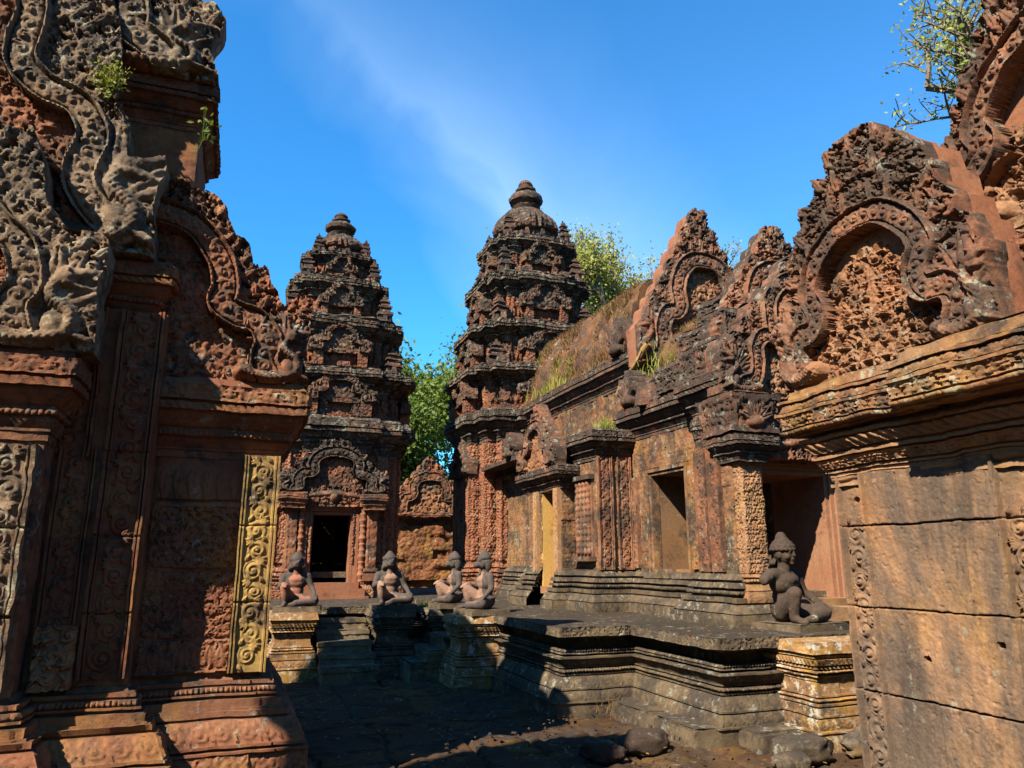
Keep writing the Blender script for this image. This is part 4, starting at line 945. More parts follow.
def tower(tname, cx, cy, zs, label, hw, tiers, crown, seed, door=True):
    t = thing(tname, (cx, cy, PT), label, 'temple tower', 'temple towers')
    rs = random.Random(seed)
    a = hw; b = hw + .17; pw = .56; d = .20; P = plan(a, b, pw, d, cx, cy)
    zb, zw, zc = zs      # top of base, top of wall, top of cornice
    mb = MB(); sweep(mb, open_front(P, cx, .52) if door else P, base_profile(PT - .02, zb - PT, .20, .02, .014), .022, closed=not door, rough=.012, seed=seed)
    mb.build('base', M['towerlow'], t, er=.014, ers=4)
    Pw = open_front(P, cx, .44) if door else P
    mb = MB(); p = Prof(zb - .02, .0, .022); p.f(.02, 0); p.f(zw - zb, 0, None, 'wfol', .032, .55, vper=.55)
    sweep(mb, Pw, p, .022, closed=not door, cap=False, rough=.008, seed=seed + 1); mb.build('wall', M['towerlow'], t, er=.010)
    # corner pilasters
    for sx in (-1, 1):
        for (u0, yy) in ((a - d - .19, cy - a), (pw - .20, cy - b)):
            r = panel(.19, zw - zb - .02, .016, seed + 3, 'rin', .018, .028)
            put(r, (cx + u0 if sx > 0 else cx - u0 - .19, yy - .035, zb), '-y', 'pilaster', M['towerlow'], t, .05, False, .006)
    for yy in (cy - a + d + .0, cy - .56, cy + .38, ):
        r = panel(.19, zw - zb - .02, .016, seed + 4, 'rin', .018, .028)
        xx = cx - a - .035 if abs(yy - cy) > .6 else cx - b - .035
        put(r, (xx, yy + .19, zb), '-x', 'pilaster', M['towerlow'], t, .05, False, .006)
    mb = MB(); sweep(mb, P, cornice_profile(zw, zc - zw, .24, .018, .022), .020, rough=.016, blk=.38, seed=seed + 2); mb.build('cornice', M['ledge'], t, er=.012, ers=4)
    # guardian figures in niches either side of the door
    for sx in (-1, 1):
        r = devata(.28, .95, .011); put(r, (cx + sx * (pw + .27) - .14, cy - a - .05, zb + .12), '-y', 'niche_figure', M['towerlow'], t, .06, False, .004)
    r = devata(.40, 1.0, .012); put(r, (cx - b - .03, cy + .20, zb + .12), '-x', 'niche_figure', M['towerlow'], t, .06, False, .004)
    if door:
        y = cy - b; dw, dh = .335, 1.18; z0 = zb - .33
        fr = MB()
        for k, (w_, dep) in enumerate(((.045, .0), (.04, .03), (.05, .06))):
            o_ = .135 - .045 * k
            for sx in (-1, 1): fr.box((cx + sx * (dw + o_ - w_ / 2), y - .02 + dep + .1, z0 + dh / 2), (w_, .3, dh + .02 * k))
            fr.box((cx, y - .02 + dep + .1, z0 + dh + o_ - w_ / 2), (2 * (dw + o_), .3, w_))
        fr.box((cx, y - .03, z0 - .05), (2 * dw + .30, .36, .10)); fr.box((cx, y - .12, z0 - .17), (2 * dw + .5, .36, .14)); fr.box((cx, y - .22, z0 - .32), (2 * dw + .6, .36, .2))
        dfr = fr.build('door_frame', M['red'], t, er=.005)
        for sx in (-1, 1):
            col = MB(); pr_ = []
            for k in range(13):
                zz = k / 12. * (dh + .08); q = (.048, .062, .05)[k % 3]
                pr_ += [(q, zz), (q + .012, zz + .02), (q + .012, zz + .035), (q, zz + .05)]
            lathe(col, (cx + sx * (dw + .20), y - .07, z0), pr_, 10); col.build('colonnette', M['red'], t, er=.003)
            pl = MB(); x_ = cx + sx * (dw + .36); sweep(pl, rect(x_ - .085, x_ + .085, y - .13, y + .1), Prof(zb - .3, .03, .02).f(.12, .05).f(.03, .02).f(.06, .035, None, 'bead', .01, .03).f(dh - .20, .0, None, 'rin', .018, .17, vper=.17).f(.05, .03).f(.04, .015).f(.05, .05, None, 'petal', .015, .05).f(.05, .07), .014)
            pl.build('pilaster', M['redc'], t, er=.006)
        r = R(1.02, .36, .012); rng = random.Random(seed); r.foliage(None, .085, .055, rng); r.limb(.05, .18, .05, .5, .24, .06, .075); r.limb(.97, .18, .05, .5, .24, .06, .075)
        r.ell(.51, .17, .09, .12, 0, .10)
        for q in (.16, .31, .71, .86): r.scroll(q, .13, .085, .06, 1.5, 1 if q < .5 else -1, 0)
        put(r, (cx - .51, y - .10, z0 + dh + .13), '-y', 'lintel', M['redc'], t, .2, True, .006)
        cap = MB(); zc_ = z0 + dh + .22
        for sx in (-1, 1):
            cap = MB(); sweep(cap, rect(cx + sx * .70 - .18, cx + sx * .70 + .18, y - .24, y + .1), cornice_profile(zc_ - .14, .28, .06, .02), .02, rough=.01)
            cap.build('capital', M['redc'], t, er=.012)
        pd = pediment(1.95, 1.12, .014, seed + 9, DEF_CURVE, DEF_OUT, .05, 1.3, fsz=.09)
        put_ped(pd, (cx, y - .14, zc_ + .14), '-y', M['crust'], M['redc'], t, .24, .008)
        # a second, rear pediment above it
        pd = tower_ped(1.5, .95, seed + 10); put_ped(pd, (cx, y - .02, zw + .42), '-y', M['crust'], M['redc'], t, .2, .012)
        # floor and back of the dark chamber
        mb = MB(); mb.box((cx, cy, zb - .2), (2 * a - .1, 2 * a - .1, .1)); mb.build('chamber_floor', M['plinthdark'], t, er=0)
        th = MB()
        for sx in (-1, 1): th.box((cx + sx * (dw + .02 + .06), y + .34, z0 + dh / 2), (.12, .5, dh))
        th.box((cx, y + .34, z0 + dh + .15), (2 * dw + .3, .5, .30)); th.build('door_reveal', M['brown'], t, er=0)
    else:
        pass
    # side false-door pediment seen on the left flank
    pd = tower_ped(1.3, 1.0, seed + 11); put(pd, (cx - b - .10, cy, zw - .62), '-x', 'pediment', M['crust'], t, .2, True, .02)
    for k, (z0, z1, w) in enumerate(tiers):
        st = MB(); h = z1 - z0; aw = w; bw = w + .12 * w; pw_ = w * .46; Pk = plan(aw, bw, pw_, w * .2, cx, cy)
        p = Prof(z0 - .04, .07 * w, .022); p.f(.04 + .07 * h, .07 * w); p.f(.05 * h, .03 * w, None, 'petal', .015, .06); p.f(.03 * h, 0); p.f(.42 * h, 0, None, 'fig', .05, .16 * w + .05)
        sweep(st, Pk, p, .024, rough=.022, blk=.3, seed=seed + k)
        sto = st.build('storey', M['storey'], t, er=.016, ers=4, seed=seed + k)
        lg = MB(); sweep(lg, Pk, cornice_profile(z0 + .55 * h, .45 * h, .19 * w + .03, .018, .028), .020, rough=.030, blk=.3, seed=seed + 20 + k); lg.build('ledge', M['ledge'], sto, er=.016, ers=4, seed=seed + k)
        nxt = tiers[k + 1][2] if k + 1 < len(tiers) else crown[0]
        for f in ('-y', '-x', '+x'):
            o_ = {'-y': (cx, cy - bw - .10 * w - .04, 0), '-x': (cx - bw - .10 * w - .04, cy, 0), '+x': (cx + bw + .10 * w + .04, cy, 0)}[f]
            pd = tower_ped(1.25 * w, .74 * h, 300 + seed % 7)
            put(pd, (o_[0], o_[1], z0 + .30 * h), f, 'pediment', M['tower'], sto, .16, True, .014, seed + k, 5)
            ux = np.array(FACE[f][0]); un = np.array(FACE[f][1])   # pillars of the niche under it
            for sx in (-1, 1):
                c_ = np.array(o_) + ux * sx * .42 * w + un * -.05; boxes('niche_pillar', M['storey'], sto, [((c_[0], c_[1], z0 + .20 * h), (.13 * w + .04, .13 * w + .04, .34 * h))], .02)
        # antefixes: tiny towers on the corners of the ledge
        m0 = antefix_mesh(.52 * h + .10, .26 * w + .07); A0 = None
        zz = z1 - .03
        ca = aw * .88; pts = [(-ca, -ca), (ca, -ca), (-ca, ca), (ca, ca)]
        me = None
        for (dx, dy) in pts:
            if me is None:
                o = m0.build('antefix', M['crust'], None, er=.012, ers=9); me = o.data
            else: o = bpy.data.objects.new('antefix', me); COL.objects.link(o)
            o.parent = sto; o.location = (dx, dy, zz - PT); o.rotation_euler = (rs.uniform(-.05, .05), rs.uniform(-.05, .05), rs.uniform(-.2, .2))
        # loose blocks left along the broken ledge
        for q in range(16):
            sd_ = rs.randrange(4); u = rs.uniform(-.85, .85) * aw; v = -(aw + rs.uniform(.0, .12) * w); 
            for _ in range(sd_): u, v = -v, u
            s_ = rs.uniform(.07, .17) * (w * .5 + .5); boxes('ledge_stone', M['tower'], sto, [((cx + u, cy + v, z1 + s_ * .3 - .03), (s_ * rs.uniform(.8, 1.7), s_ * rs.uniform(.8, 1.6), s_ * rs.uniform(.7, 1.6)), rs.uniform(0, 3), rs.uniform(0, .35))], .02, 8)
    rc, z0, z1, z2, rp = crown       # rounded lotus crown then a jar finial
    mb = MB(); h = z1 - z0; n = 72
    pr = [(rc * 1.02, -.06), (rc * 1.05, .05 * h), (rc * 1.0, .12 * h), (rc * .94, .13 * h), (rc * .93, .30 * h), (rc * 1.06, .34 * h), (rc * 1.12, .42 * h), (rc * 1.10, .55 * h), (rc * 1.0, .66 * h), (rc * .84, .76 * h), (rc * .80, .77 * h), (rc * .70, .86 * h), (rc * .66, .87 * h), (rc * .52, .95 * h), (rc * .42, h)]
    pz = np.linspace(pr[0][1], pr[-1][1], 60); pr = [(float(np.interp(z, [q[1] for q in pr], [q[0] for q in pr])), z) for z in pz]
    lathe(mb, (cx, cy, z0), pr, n, 32, .10); cr = mb.build('crown', M['tower'], t, er=.035, ers=4)
    mb = MB(); H = z2 - z1
    pr = [(rp * .8, -.03), (rp * .9, .05 * H), (rp * .72, .10 * H), (rp * .70, .16 * H), (rp * 1.0, .24 * H), (rp * 1.04, .36 * H), (rp * .9, .46 * H), (rp * .5, .52 * H), (rp * .46, .57 * H), (rp * .62, .62 * H), (rp * .62, .69 * H), (rp * .42, .73 * H), (rp * .40, .78 * H), (rp * .46, .83 * H), (rp * .36, .92 * H), (rp * .1, H)]
    lathe(mb, (cx, cy, z1), pr, 24, 12, .05); mb.build('finial', M['crust'], t, er=.012, ers=6)
    # a ring of small leaf stones round the foot of the crown
    boxes('crown_leaf', M['tower'], t, [((cx + rc * 1.08 * math.cos(k * PI / 6 + .2), cy + rc * 1.08 * math.sin(k * PI / 6 + .2), z0 + .12 * h), (.16, .14, .30 * h), k * PI / 6 + .2, .5) for k in range(12)], .02)
    return t
tower('tower_shrine', 1.64, 15.0, (1.35, 3.30, 3.95), 'left tiered tower shrine with a dark open doorway above the steps', 1.17,
      [(3.95, 4.90, 1.16), (4.90, 5.98, .98), (5.98, 6.86, .74), (6.86, 7.50, .54)], (.47, 7.50, 8.10, 8.66, .30), 40)
tower('tower_shrine', 5.90, 15.0, (1.40, 3.72, 4.36), 'taller middle tower shrine with a big rounded crown, beside the long hall', 1.26,
      [(4.36, 5.30, 1.24), (5.30, 6.28, 1.12), (6.28, 7.44, .95), (7.44, 8.42, .76)], (.64, 8.42, 9.45, 10.24, .38), 60, door=False)
# ---------------------------------------------------------------- small brick and laterite building beyond the gap
bk = thing('rear_shrine', (5.1, 21.2, 0), 'small ruined laterite building with a carved gable, glimpsed between the two towers', 'temple building')
mb = MB(); sweep(mb, rect(3.6, 6.6, 20.2, 22.2), Prof(-.1, .1, .05).f(1.0, .1).f(.1, .2).f(1.6, 0), .06, rough=.05, blk=.4, seed=4); mb.build('wall', M['laterite'], bk, er=.04, ers=3)
mb = MB(); sweep(mb, rect(3.6, 6.6, 20.2, 22.2), cornice_profile(2.35, .35, .2, .03, .02), .03, rough=.03); mb.build('cornice', M['redc'], bk, er=.03)
pd = pediment(2.3, 1.7, .02, 77, fsz=.14); put_ped(pd, (5.0, 20.05, 2.55), '-y', M['redc'], M['redt'], bk, .3, .02)
mb = MB()
for k in range(8): mb.box((5.1, 21.2, 2.75 + k * .13), (2.6 - k * .3, 1.9, .13), 0, 0)
mb.build('roof', M['laterite'], bk, er=.03)
# ---------------------------------------------------------------- the long hall (mandapa) on the right
hall = thing('long_hall', (5.9, 9.6, PT), 'long low carved hall behind the terrace with an open window and weeds on its roof', 'temple building')
HB = 1.30
out_path = [(4.98, 13.9), (4.98, 11.0), (4.36, 11.0), (4.36, 9.78), (4.58, 9.78), (4.58, 9.05), (5.12, 9.05), (5.12, 7.25), (4.95, 7.25), (4.95, 6.62), (6.85, 6.62), (6.85, 13.9)]
p = base_profile(PT - .02, HB - PT + .02, .27, .012, .010)
# the low base is cut by the two door flights
low = Prof(PT - .02, .27, .012); low.f(.14, .27, None, 'rin', .008, .15); low.f(.012, .25); low.f(.08, .255, .20, 'fol', .008, .1); low.f(.012, .15)
mb = MB(); sweep(mb, out_path[:3] + [(4.36, 10.45)], p, .012, False, rough=.006, seed=1)
sweep(mb, [(4.36, 9.92)] + out_path[3:10] + [(5.26, 6.62)], p, .012, False, rough=.006, seed=2)
sweep(mb, [(6.54, 6.62)] + out_path[10:], p, .012, False, rough=.006, seed=3)
mb.build('base', M['plinthdark'], hall, er=.005, ers=5)
WALL = stone('hall_wall_sandstone', (.30, .115, .05), (.36, .165, .07), (.36, .21, .11), dark=.56, pale=.45, drip=.8, bump=.6, ochre=.3, palec=(.30, .29, .20)); M['hall'] = WALL
def wseg(mb, pts, z0, z1, amp=.011, closed=False):
    q = Prof(z0, 0, .013); q.f(z1 - z0, 0, None, 'wfol', amp, .42, vper=.42); sweep(mb, pts, q, .013, closed, cap=False, rough=.006, blk=.5)
WY0, WY1, WZ0, WZ1 = 7.74, 8.52, 1.29, 2.48
mb = MB()
wseg(mb, [(4.98, 13.9), (4.98, 11.0), (4.36, 11.0), (4.36, 10.45)], HB, 2.75); wseg(mb, [(4.36, 9.92), (4.36, 9.78), (4.58, 9.78), (4.58, 9.05), (5.12, 9.05), (5.12, WY1 + .08)], HB, 2.75)
wseg(mb, [(5.12, 9.04), (5.12, 7.25)], WZ1 + .10, 3.02); wseg(mb, [(5.12, WY0 - .08), (5.12, 7.25), (4.95, 7.25), (4.95, 6.62), (5.20, 6.62)], HB, 2.66)
wseg(mb, [(6.60, 6.62), (6.85, 6.62), (6.85, 13.9)], HB, 2.75)
wseg(mb, [(4.36, 10.46), (4.36, 9.91)], 2.42, 2.76)
mb.build('wall', M['hall'], hall, er=.006)
# window: frame, deep reveals and the dark room behind
win = MB(); 
for k in range(2):
    o = .085 - .045 * k; w_ = .045; xx = 5.07 + .025 * k
    for yy in (WY0 - o + w_ / 2, WY1 + o - w_ / 2): win.box((xx + .06, yy, (WZ0 + WZ1) / 2), (.12, w_, WZ1 - WZ0 + 2 * o))
    win.box((xx + .06, (WY0 + WY1) / 2, WZ1 + o - w_ / 2), (.12, WY1 - WY0 + 2 * o, w_)); win.box((xx + .06, (WY0 + WY1) / 2, WZ0 - o + w_ / 2), (.13, WY1 - WY0 + 2 * o, w_))
w_o = win.build('window', M['hall'], hall, er=.005)
mb = MB(); 
for yy in (WY0 - .04, WY1 + .04): mb.box((5.40, yy, (WZ0 + WZ1) / 2), (.50, .08, WZ1 - WZ0 + .16))
mb.box((5.40, (WY0 + WY1) / 2, WZ1 + .05), (.5, .94, .10)); mb.box((5.40, (WY0 + WY1) / 2, WZ0 - .05), (.5, .94, .10))
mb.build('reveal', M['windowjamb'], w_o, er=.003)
mb = MB(); mb.box((5.10, (WY0 + WY1) / 2, WZ0 - .075), (.20, 1.06, .06)); mb.build('sill', M['plinth'], w_o, er=.008)
mb = MB(); 
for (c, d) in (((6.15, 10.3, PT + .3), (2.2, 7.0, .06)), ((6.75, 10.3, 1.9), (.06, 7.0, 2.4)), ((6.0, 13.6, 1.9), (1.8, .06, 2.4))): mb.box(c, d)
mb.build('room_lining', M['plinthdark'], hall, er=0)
# carved strips of the chunk: blind window, panel and pilasters
r = panel(.22, 1.50, .009, 5, 'rin', .014, .024)
for (x, y, f) in ((4.86, 9.01, '-y'), (4.57, 9.01, '-y')): put(r, (x, y, HB - .02), f, 'pilaster', M['redc'], hall, .04, False, .005)
r = panel(.25, 1.46, .009, 6, 'wall', amp=.012); put(r, (4.62 + .08, 9.03, HB), '-y', 'carved_panel', M['orange'], hall, .02, False, .005)
r = panel(.17, 1.2, .009, 8, 'rin', .012, .022); put(r, (5.085, 9.03, HB), '-x', 'pilaster', M['redc'], hall, .03, False, .005); put(r, (5.085, 7.62, HB), '-x', 'pilaster', M['hall'], hall, .03, False, .005)
r = panel(.20, 1.34, .009, 9, 'rin', .012, .026); put(r, (4.915, 7.22, HB - .02), '-x', 'pilaster', M['redc'], hall, .03, False, .005)['label'] = 'red strip of carved scrolls'
put(r, (4.915, 6.98, HB - .02), '-x', 'pilaster', M['redc'], hall, .03, False, .005)
bw = MB(); bw.box((4.57, 9.40, 1.95), (.06, .50, 1.1))
b_o = bw.build('blind_window', M['redc'], hall, er=.005)
for k in range(4):
    pr_ = []; bal = MB()
    for q in range(12): zz = q / 11. * .92; pr_ += [(.036, zz), (.050, zz + .02), (.050, zz + .04), (.034, zz + .06)]
    lathe(bal, (4.54, 9.24 + k * .11, 1.48), pr_, 10); bal.build('baluster', M['redc'], b_o, er=.003)
boxes('frame', M['crust'], b_o, [((4.52, 9.40, 2.52), (.10, .56, .07)), ((4.52, 9.40, 1.42), (.10, .56, .06))], .008)
# porch pilaster facing the camera, with its capital
pl = MB(); sweep(pl, rect(4.98, 5.25, 6.50, 6.7), Prof(HB - .32, .07, .010).f(.10, .07, None, 'rin', .008, .1).f(.02, .05).f(.06, .055, .03, 'petal', .014, .05).f(.02, .02).f(.03, .035, None, 'bead', .014, .03).f(.02, .01).f(.04, .03, .0, 'down', .01, .05).f(1.12, .0, None, 'wfol', .020, .30, vper=.30).f(.03, .02).f(.025, .0), .010)
pl.build('pilaster', M['orange'], hall, er=.006)['label'] = 'orange porch pilaster finely carved'
pl = MB(); sweep(pl, rect(4.93, 5.30, 6.44, 6.78), cornice_profile(2.42, .30, .10, .010, .012), .010); pl.build('capital', M['crust'], hall, er=.010)
# sanctuary-side door with its golden jamb
r = panel(.16, 1.30, .010, 12, 'rin', .012, .022)
for y in (10.72, 9.94): put(r, (4.33, y, 1.12), '-x', 'pilaster', M['orange'], hall, .05, False, .005)
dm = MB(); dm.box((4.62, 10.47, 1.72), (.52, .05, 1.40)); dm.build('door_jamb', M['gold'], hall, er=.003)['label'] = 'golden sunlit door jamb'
dm = MB(); dm.box((4.62, 9.90, 1.72), (.50, .05, 1.40)); dm.box((4.62, 10.19, 2.42), (.50, .56, .06)); dm.box((4.62, 10.19, .98), (.6, .56, .10)); dm.build('door_reveal', M['wood'], hall, er=.003)
lt = MB(); sweep(lt, [(5.0, 11.05), (4.36, 11.05), (4.36, 9.72), (4.62, 9.72)], cornice_profile(2.40, .34, .16, .012, .016), .012, False, rough=.006); lt.build('lintel', M['crust'], hall, er=.01)
pd = pediment(1.5, 1.02, .012, 401, fsz=.075); put_ped(pd, (4.24, 10.38, 2.74), '-x', M['crest'], M['redt'], hall, .16, .006)
# cornices
mb = MB(); sweep(mb, [(4.98, 13.9), (4.98, 9.85), (4.58, 9.85), (4.58, 9.05), (5.14, 9.05)], cornice_profile(2.74, .42, .17, .012, .018), .012, False, rough=.01, blk=.4); mb.build('cornice', M['crust'], hall, er=.006, ers=5)
mb = MB(); sweep(mb, [(5.12, 9.2), (5.12, 7.25), (4.97, 7.25), (4.97, 6.70), (5.3, 6.70)], cornice_profile(3.0, .46, .17, .012, .018), .012, False, rough=.012, blk=.4); mb.build('cornice', M['crust'], hall, er=.006, ers=5)
mb = MB(); sweep(mb, [(4.95, 7.25), (4.95, 6.66), (5.3, 6.66)], cornice_profile(2.66, .34, .05, .012, .014), .012, False, rough=.006); mb.build('frieze', M['crust'], hall, er=.01)
# ledge and attic
mb = MB(); ap = [(5.34, 13.9), (5.34, 9.25), (5.9, 9.25)]
q = Prof(3.0, 0, .03); q.f(1.0, 0, None, 'wfol', .02, .4, vper=.4); sweep(mb, ap, q, .03, False, rough=.01); mb.build('attic_wall', M['hall'], hall, er=.01)
mb = MB(); sweep(mb, ap, cornice_profile(3.92, .48, .17, .013, .020), .013, False, rough=.010, blk=.4); mb.build('attic_cornice', M['crust'], hall, er=.006, ers=5)
boxes('roof_ledge', M['crust'], hall, [(((x0 + x1) / 2, (y0 + y1) / 2, z), (x1 - x0, y1 - y0, .06)) for (x0, x1, y0, y1, z) in ((4.5, 5.4, 9.06, 13.9, 3.14), (5.0, 6.86, 6.66, 9.3, 3.44))], .02)
def vault(name, x0, xr, z0, zr, y0, y1, c=.045, bump=.05, seed=1):
    nu = int(2.4 * math.hypot(xr - x0, zr - z0) / c); nv = int((y1 - y0) / c); mb = MB()
    u = np.linspace(0, 1, nu); ys = np.linspace(y0, y1, nv); Uu, Yy = np.meshgrid(u, ys, indexing='ij')
    t = np.abs(Uu * 2 - 1); s = np.sign(Uu - .5)       # 0 at the ridge
    X = xr + s * (xr - x0) * t ** .75; Z = z0 + (zr - z0) * (1 - t ** 1.9)
    P = np.stack([X.ravel(), Yy.ravel(), Z.ravel()], 1); d = (bump * .6 * vnoise(P, 2.6, seed) + bump * .6 * vnoise(P, 9, seed + 1)).reshape(X.shape)
    course = (np.floor(t * 9) % 2) * .012; X = X + s * (d + course); Z = Z + d
    mb.grid(np.stack([X, Yy, Z], 2))
    for k in (0, -1): mb.add(np.stack([X[:, k], Yy[:, k], Z[:, k]], 1), [list(range(nu))])
    return mb.build(name, M['roof'], hall, er=.02, ers=11)
vault('roof', 5.30, 6.0, 4.38, 5.75, 9.5, 13.7, seed=3)
vault('roof', 5.10, 5.97, 3.44, 4.62, 6.95, 8.75, seed=8)
# gable pediments standing along the roof
H1 = pediment(2.25, 2.45, .010, 411, DEF_CURVE, ROUND_OUT, bt=.06, deep=1.2, fsz=.13); put_ped(H1, (6.17, 8.62, 4.08), '-y', M['crest'], M['redt'], hall, .10, .006, 0, ([(x * 1.125 * .96, y * 2.45 * .985) for x, y in ROUND_OUT], .32), M['red'])
H2 = pediment(2.0, 1.75, .010, 413, DEF_CURVE, ROUND_OUT, bt=.06, deep=1.2, fsz=.12); put_ped(H2, (6.08, 6.95, 3.75), '-y', M['crest'], M['redt'], hall, .10, .006, 0, ([(x * 1.0 * .96, y * 1.75 * .985) for x, y in ROUND_OUT], .25), M['crust'])
HA = absc([(0, 4.6), (.25, 4.52), (.42, 4.3), (.44, 4.02), (.36, 3.82), (.52, 3.86), (.66, 3.74), (.66, 3.50), (.72, 3.34), (.86, 3.28)], 1.15, 3.16, 1.75)
H3 = pediment(2.3, 1.75, .0075, 417, HA, bt=.040, deep=1.2, fsz=.11, figs=False); put_ped(H3, (5.95, 6.52, 3.16), '-y', M['crest'], M['redt'], hall, .24, .006)
blk = MB(); sweep(blk, rect(4.84, 5.36, 6.36, 6.9), Prof(2.72, 0, .015).f(.06, .03).f(.30, .0, .05, 'fol', .03, .14).f(.05, .06), .015, rough=.01); blk.build('corbel', M['crust'], hall, er=.015)
r = R(.42, .40, .008)
for q in range(7): r.leaf(.21, .06, .30, .09, PI / 2 + (q - 3) * .30, .05, 0, (q - 3) * .1)
r.ell(.21, .07, .12, .07, 0, .06); put(r, (4.88, 6.34, 2.76), '-y', 'naga_fan', M['redc'], hall, .06, True, .006)
# broken masonry heaped between the pediments
rs = random.Random(8)
for k in range(54):
    y = rs.uniform(6.75, 9.2); x = rs.uniform(5.05, 5.55); z = 3.46 + max(0, x - 5.05) * 1.3 * rs.uniform(.1, 1.0); s_ = rs.uniform(.09, .24)
    boxes('broken_block', M['crust'], hall, [((x, y, z + s_ * .3), (s_ * rs.uniform(.7, 1.5), s_ * rs.uniform(.7, 1.5), s_ * rs.uniform(.6, 1.3)), rs.uniform(0, 3), rs.uniform(0, .3))], .03, 7)
for (x, y, z, dx, dy, dz, rz) in ((5.12, 7.75, 3.62, .34, .42, .34, .1), (5.16, 7.30, 3.66, .36, .40, .40, -.1), (5.30, 7.52, 4.00, .34, .46, .34, .2), (5.34, 7.05, 4.08, .34, .34, .42, 0), (5.10, 6.92, 3.66, .32, .34, .42, .05), (5.44, 7.28, 4.38, .30, .40, .28, .1), (5.22, 8.15, 3.62, .34, .36, .30, -.2)):
    m = MB(); q = Prof(z - dz / 2, 0, .014); q.f(.04, .02); q.f(dz - .10, 0, .01, 'fol', .035, .16); q.f(.06, .035, .02); cx_, cy_ = math.cos(rz), math.sin(rz)
    sweep(m, [(x + a * dx / 2 * cx_ - b * dy / 2 * cy_, y + a * dx / 2 * cy_ + b * dy / 2 * cx_) for a, b in ((-1, -1), (1, -1), (1, 1), (-1, 1))], q, .014); m.build('broken_block', M['crust'], hall, er=.02, ers=6)
for (y, z, s_) in ((9.42, 4.38, .62), (11.2, 3.16, .5), (12.3, 3.16, .5), (8.8, 3.46, .55)):
    r = R(.8 * s_, s_, .012)
    for q in range(5): r.leaf(.4 * s_, .05, s_ * .85, .22 * s_, PI / 2 + (q - 2) * .33, .06, .02, (q - 2) * .15)
    r.ell(.4 * s_, .12 * s_, .3 * s_, .14 * s_, 0, .08, .02)
    r.M = ((r.U - .4 * s_) / (.40 * s_)) ** 2 + ((r.V - .35 * s_) / (.6 * s_)) ** 2 < 1
    put(r, ((5.16 if z > 4 else 4.5 if y > 9 else 4.98), y + .4 * s_, z), '-x', 'antefix', M['crust'], hall, .22, True, .012)
# east door of the porch
mb = MB(); wseg(mb, [(5.18, 6.64), (6.62, 6.64)], 2.44, 3.16, .03); mb.build('over_door_wall', M['redc'], hall, er=.006)
fr = MB()
for k, (w_, dep) in enumerate(((.05, 0), (.05, .03), (.05, .06))):
    o = .15 - .05 * k
    for sx in (-1, 1): fr.box((5.78 + sx * (.46 + o - w_ / 2), 6.80 + dep, 1.66), (w_, .36, 1.36 + .04 * k))
    fr.box((5.78, 6.80 + dep, 2.33 + o - w_ / 2), (2 * (.46 + o), .36, w_))
fr.build('door_frame', M['wood'], hall, er=.004)
mb = MB(); mb.box((6.29, 7.22, 1.68), (.10, .7, 1.40)); mb.box((5.27, 7.22, 1.68), (.10, .7, 1.40)); mb.box((5.78, 7.22, 2.40), (1.1, .7, .14)); mb.build('door_reveal', M['wood'], hall, er=.004)
mb = MB(); mb.box((5.95, 6.80, .95), (1.0, .6, .10)); mb.box((6.05, 6.56, .86), (1.0, .5, .14)); mb.build('threshold', M['orange'], hall, er=.01)
for sx in (-1, 1):
    col = MB(); pr_ = []
    for k in range(12): zz = k / 11. * 1.34; q_ = (.055, .072, .058)[k % 3]; pr_ += [(q_, zz), (q_ + .014, zz + .02), (q_ + .014, zz + .045), (q_, zz + .065)]
    lathe(col, (5.78 + sx * .70, 6.60, .98), pr_, 10); col.build('colonnette', M['wood'], hall, er=.003)
r = R(1.25, .34, .010); rng = random.Random(3); r.foliage(None, .09, .06, rng); r.limb(.05, .1, .05, .62, .2, .06, .08); r.limb(1.2, .1, .05, .62, .2, .06, .08)
put(r, (5.16, 6.50, 2.47), '-y', 'lintel', M['redc'], hall, .3, True, .008)

cp = MB()
for k in range(9):
    a = np.array((5.06, 9.28, 3.72)) + np.array((.06, -.80, .56)) * k / 9; b = a + np.array((.06, -.80, .56)) / 9
    cyl(cp, a, b, .050, .046, 10, False)
cp.build('coping', M['yellow'], hall, er=.02, ers=9)['label'] = 'yellow lichened sloping coping stone'
# ---------------------------------------------------------------- kneeling guardian statues
def blob(mb, c, r, rot=None, n=20):
    th = np.linspace(0, PI, n // 2 + 1)[1:-1]; ph = np.arange(n) * 2 * PI / n
    G = np.array([[(math.sin(t) * math.cos(p), math.sin(t) * math.sin(p), math.cos(t)) for p in ph] for t in th]).reshape(-1, 3)
    V = np.vstack([G, [[0, 0, 1], [0, 0, -1]]]) * np.array(r)
    if rot is not None:
        from mathutils import Euler
        V = V @ np.array(Euler(rot).to_matrix()).T
    V = V + np.array(c); m = len(th); I = np.arange(m * n).reshape(m, n); I = np.concatenate([I, I[:, :1]], 1)
    Q = np.stack([I[:-1, :-1], I[1:, :-1], I[1:, 1:], I[:-1, 1:]], -1).reshape(-1, 4)
    T = [[m * n, I[0, k], I[0, k + 1]] for k in range(n)] + [[m * n + 1, I[-1, k + 1], I[-1, k]] for k in range(n)]
    mb.add(V, Q, T)
def caps(mb, a, ra, b, rb):
    a = np.array(a, float); b = np.array(b, float); L = np.linalg.norm(b - a); k = max(2, int(L / (min(ra, rb) * .35)))
    for i in range(k + 1):
        t = i / k; r = ra + (rb - ra) * t; blob(mb, a + (b - a) * t, (r, r, r), n=14)
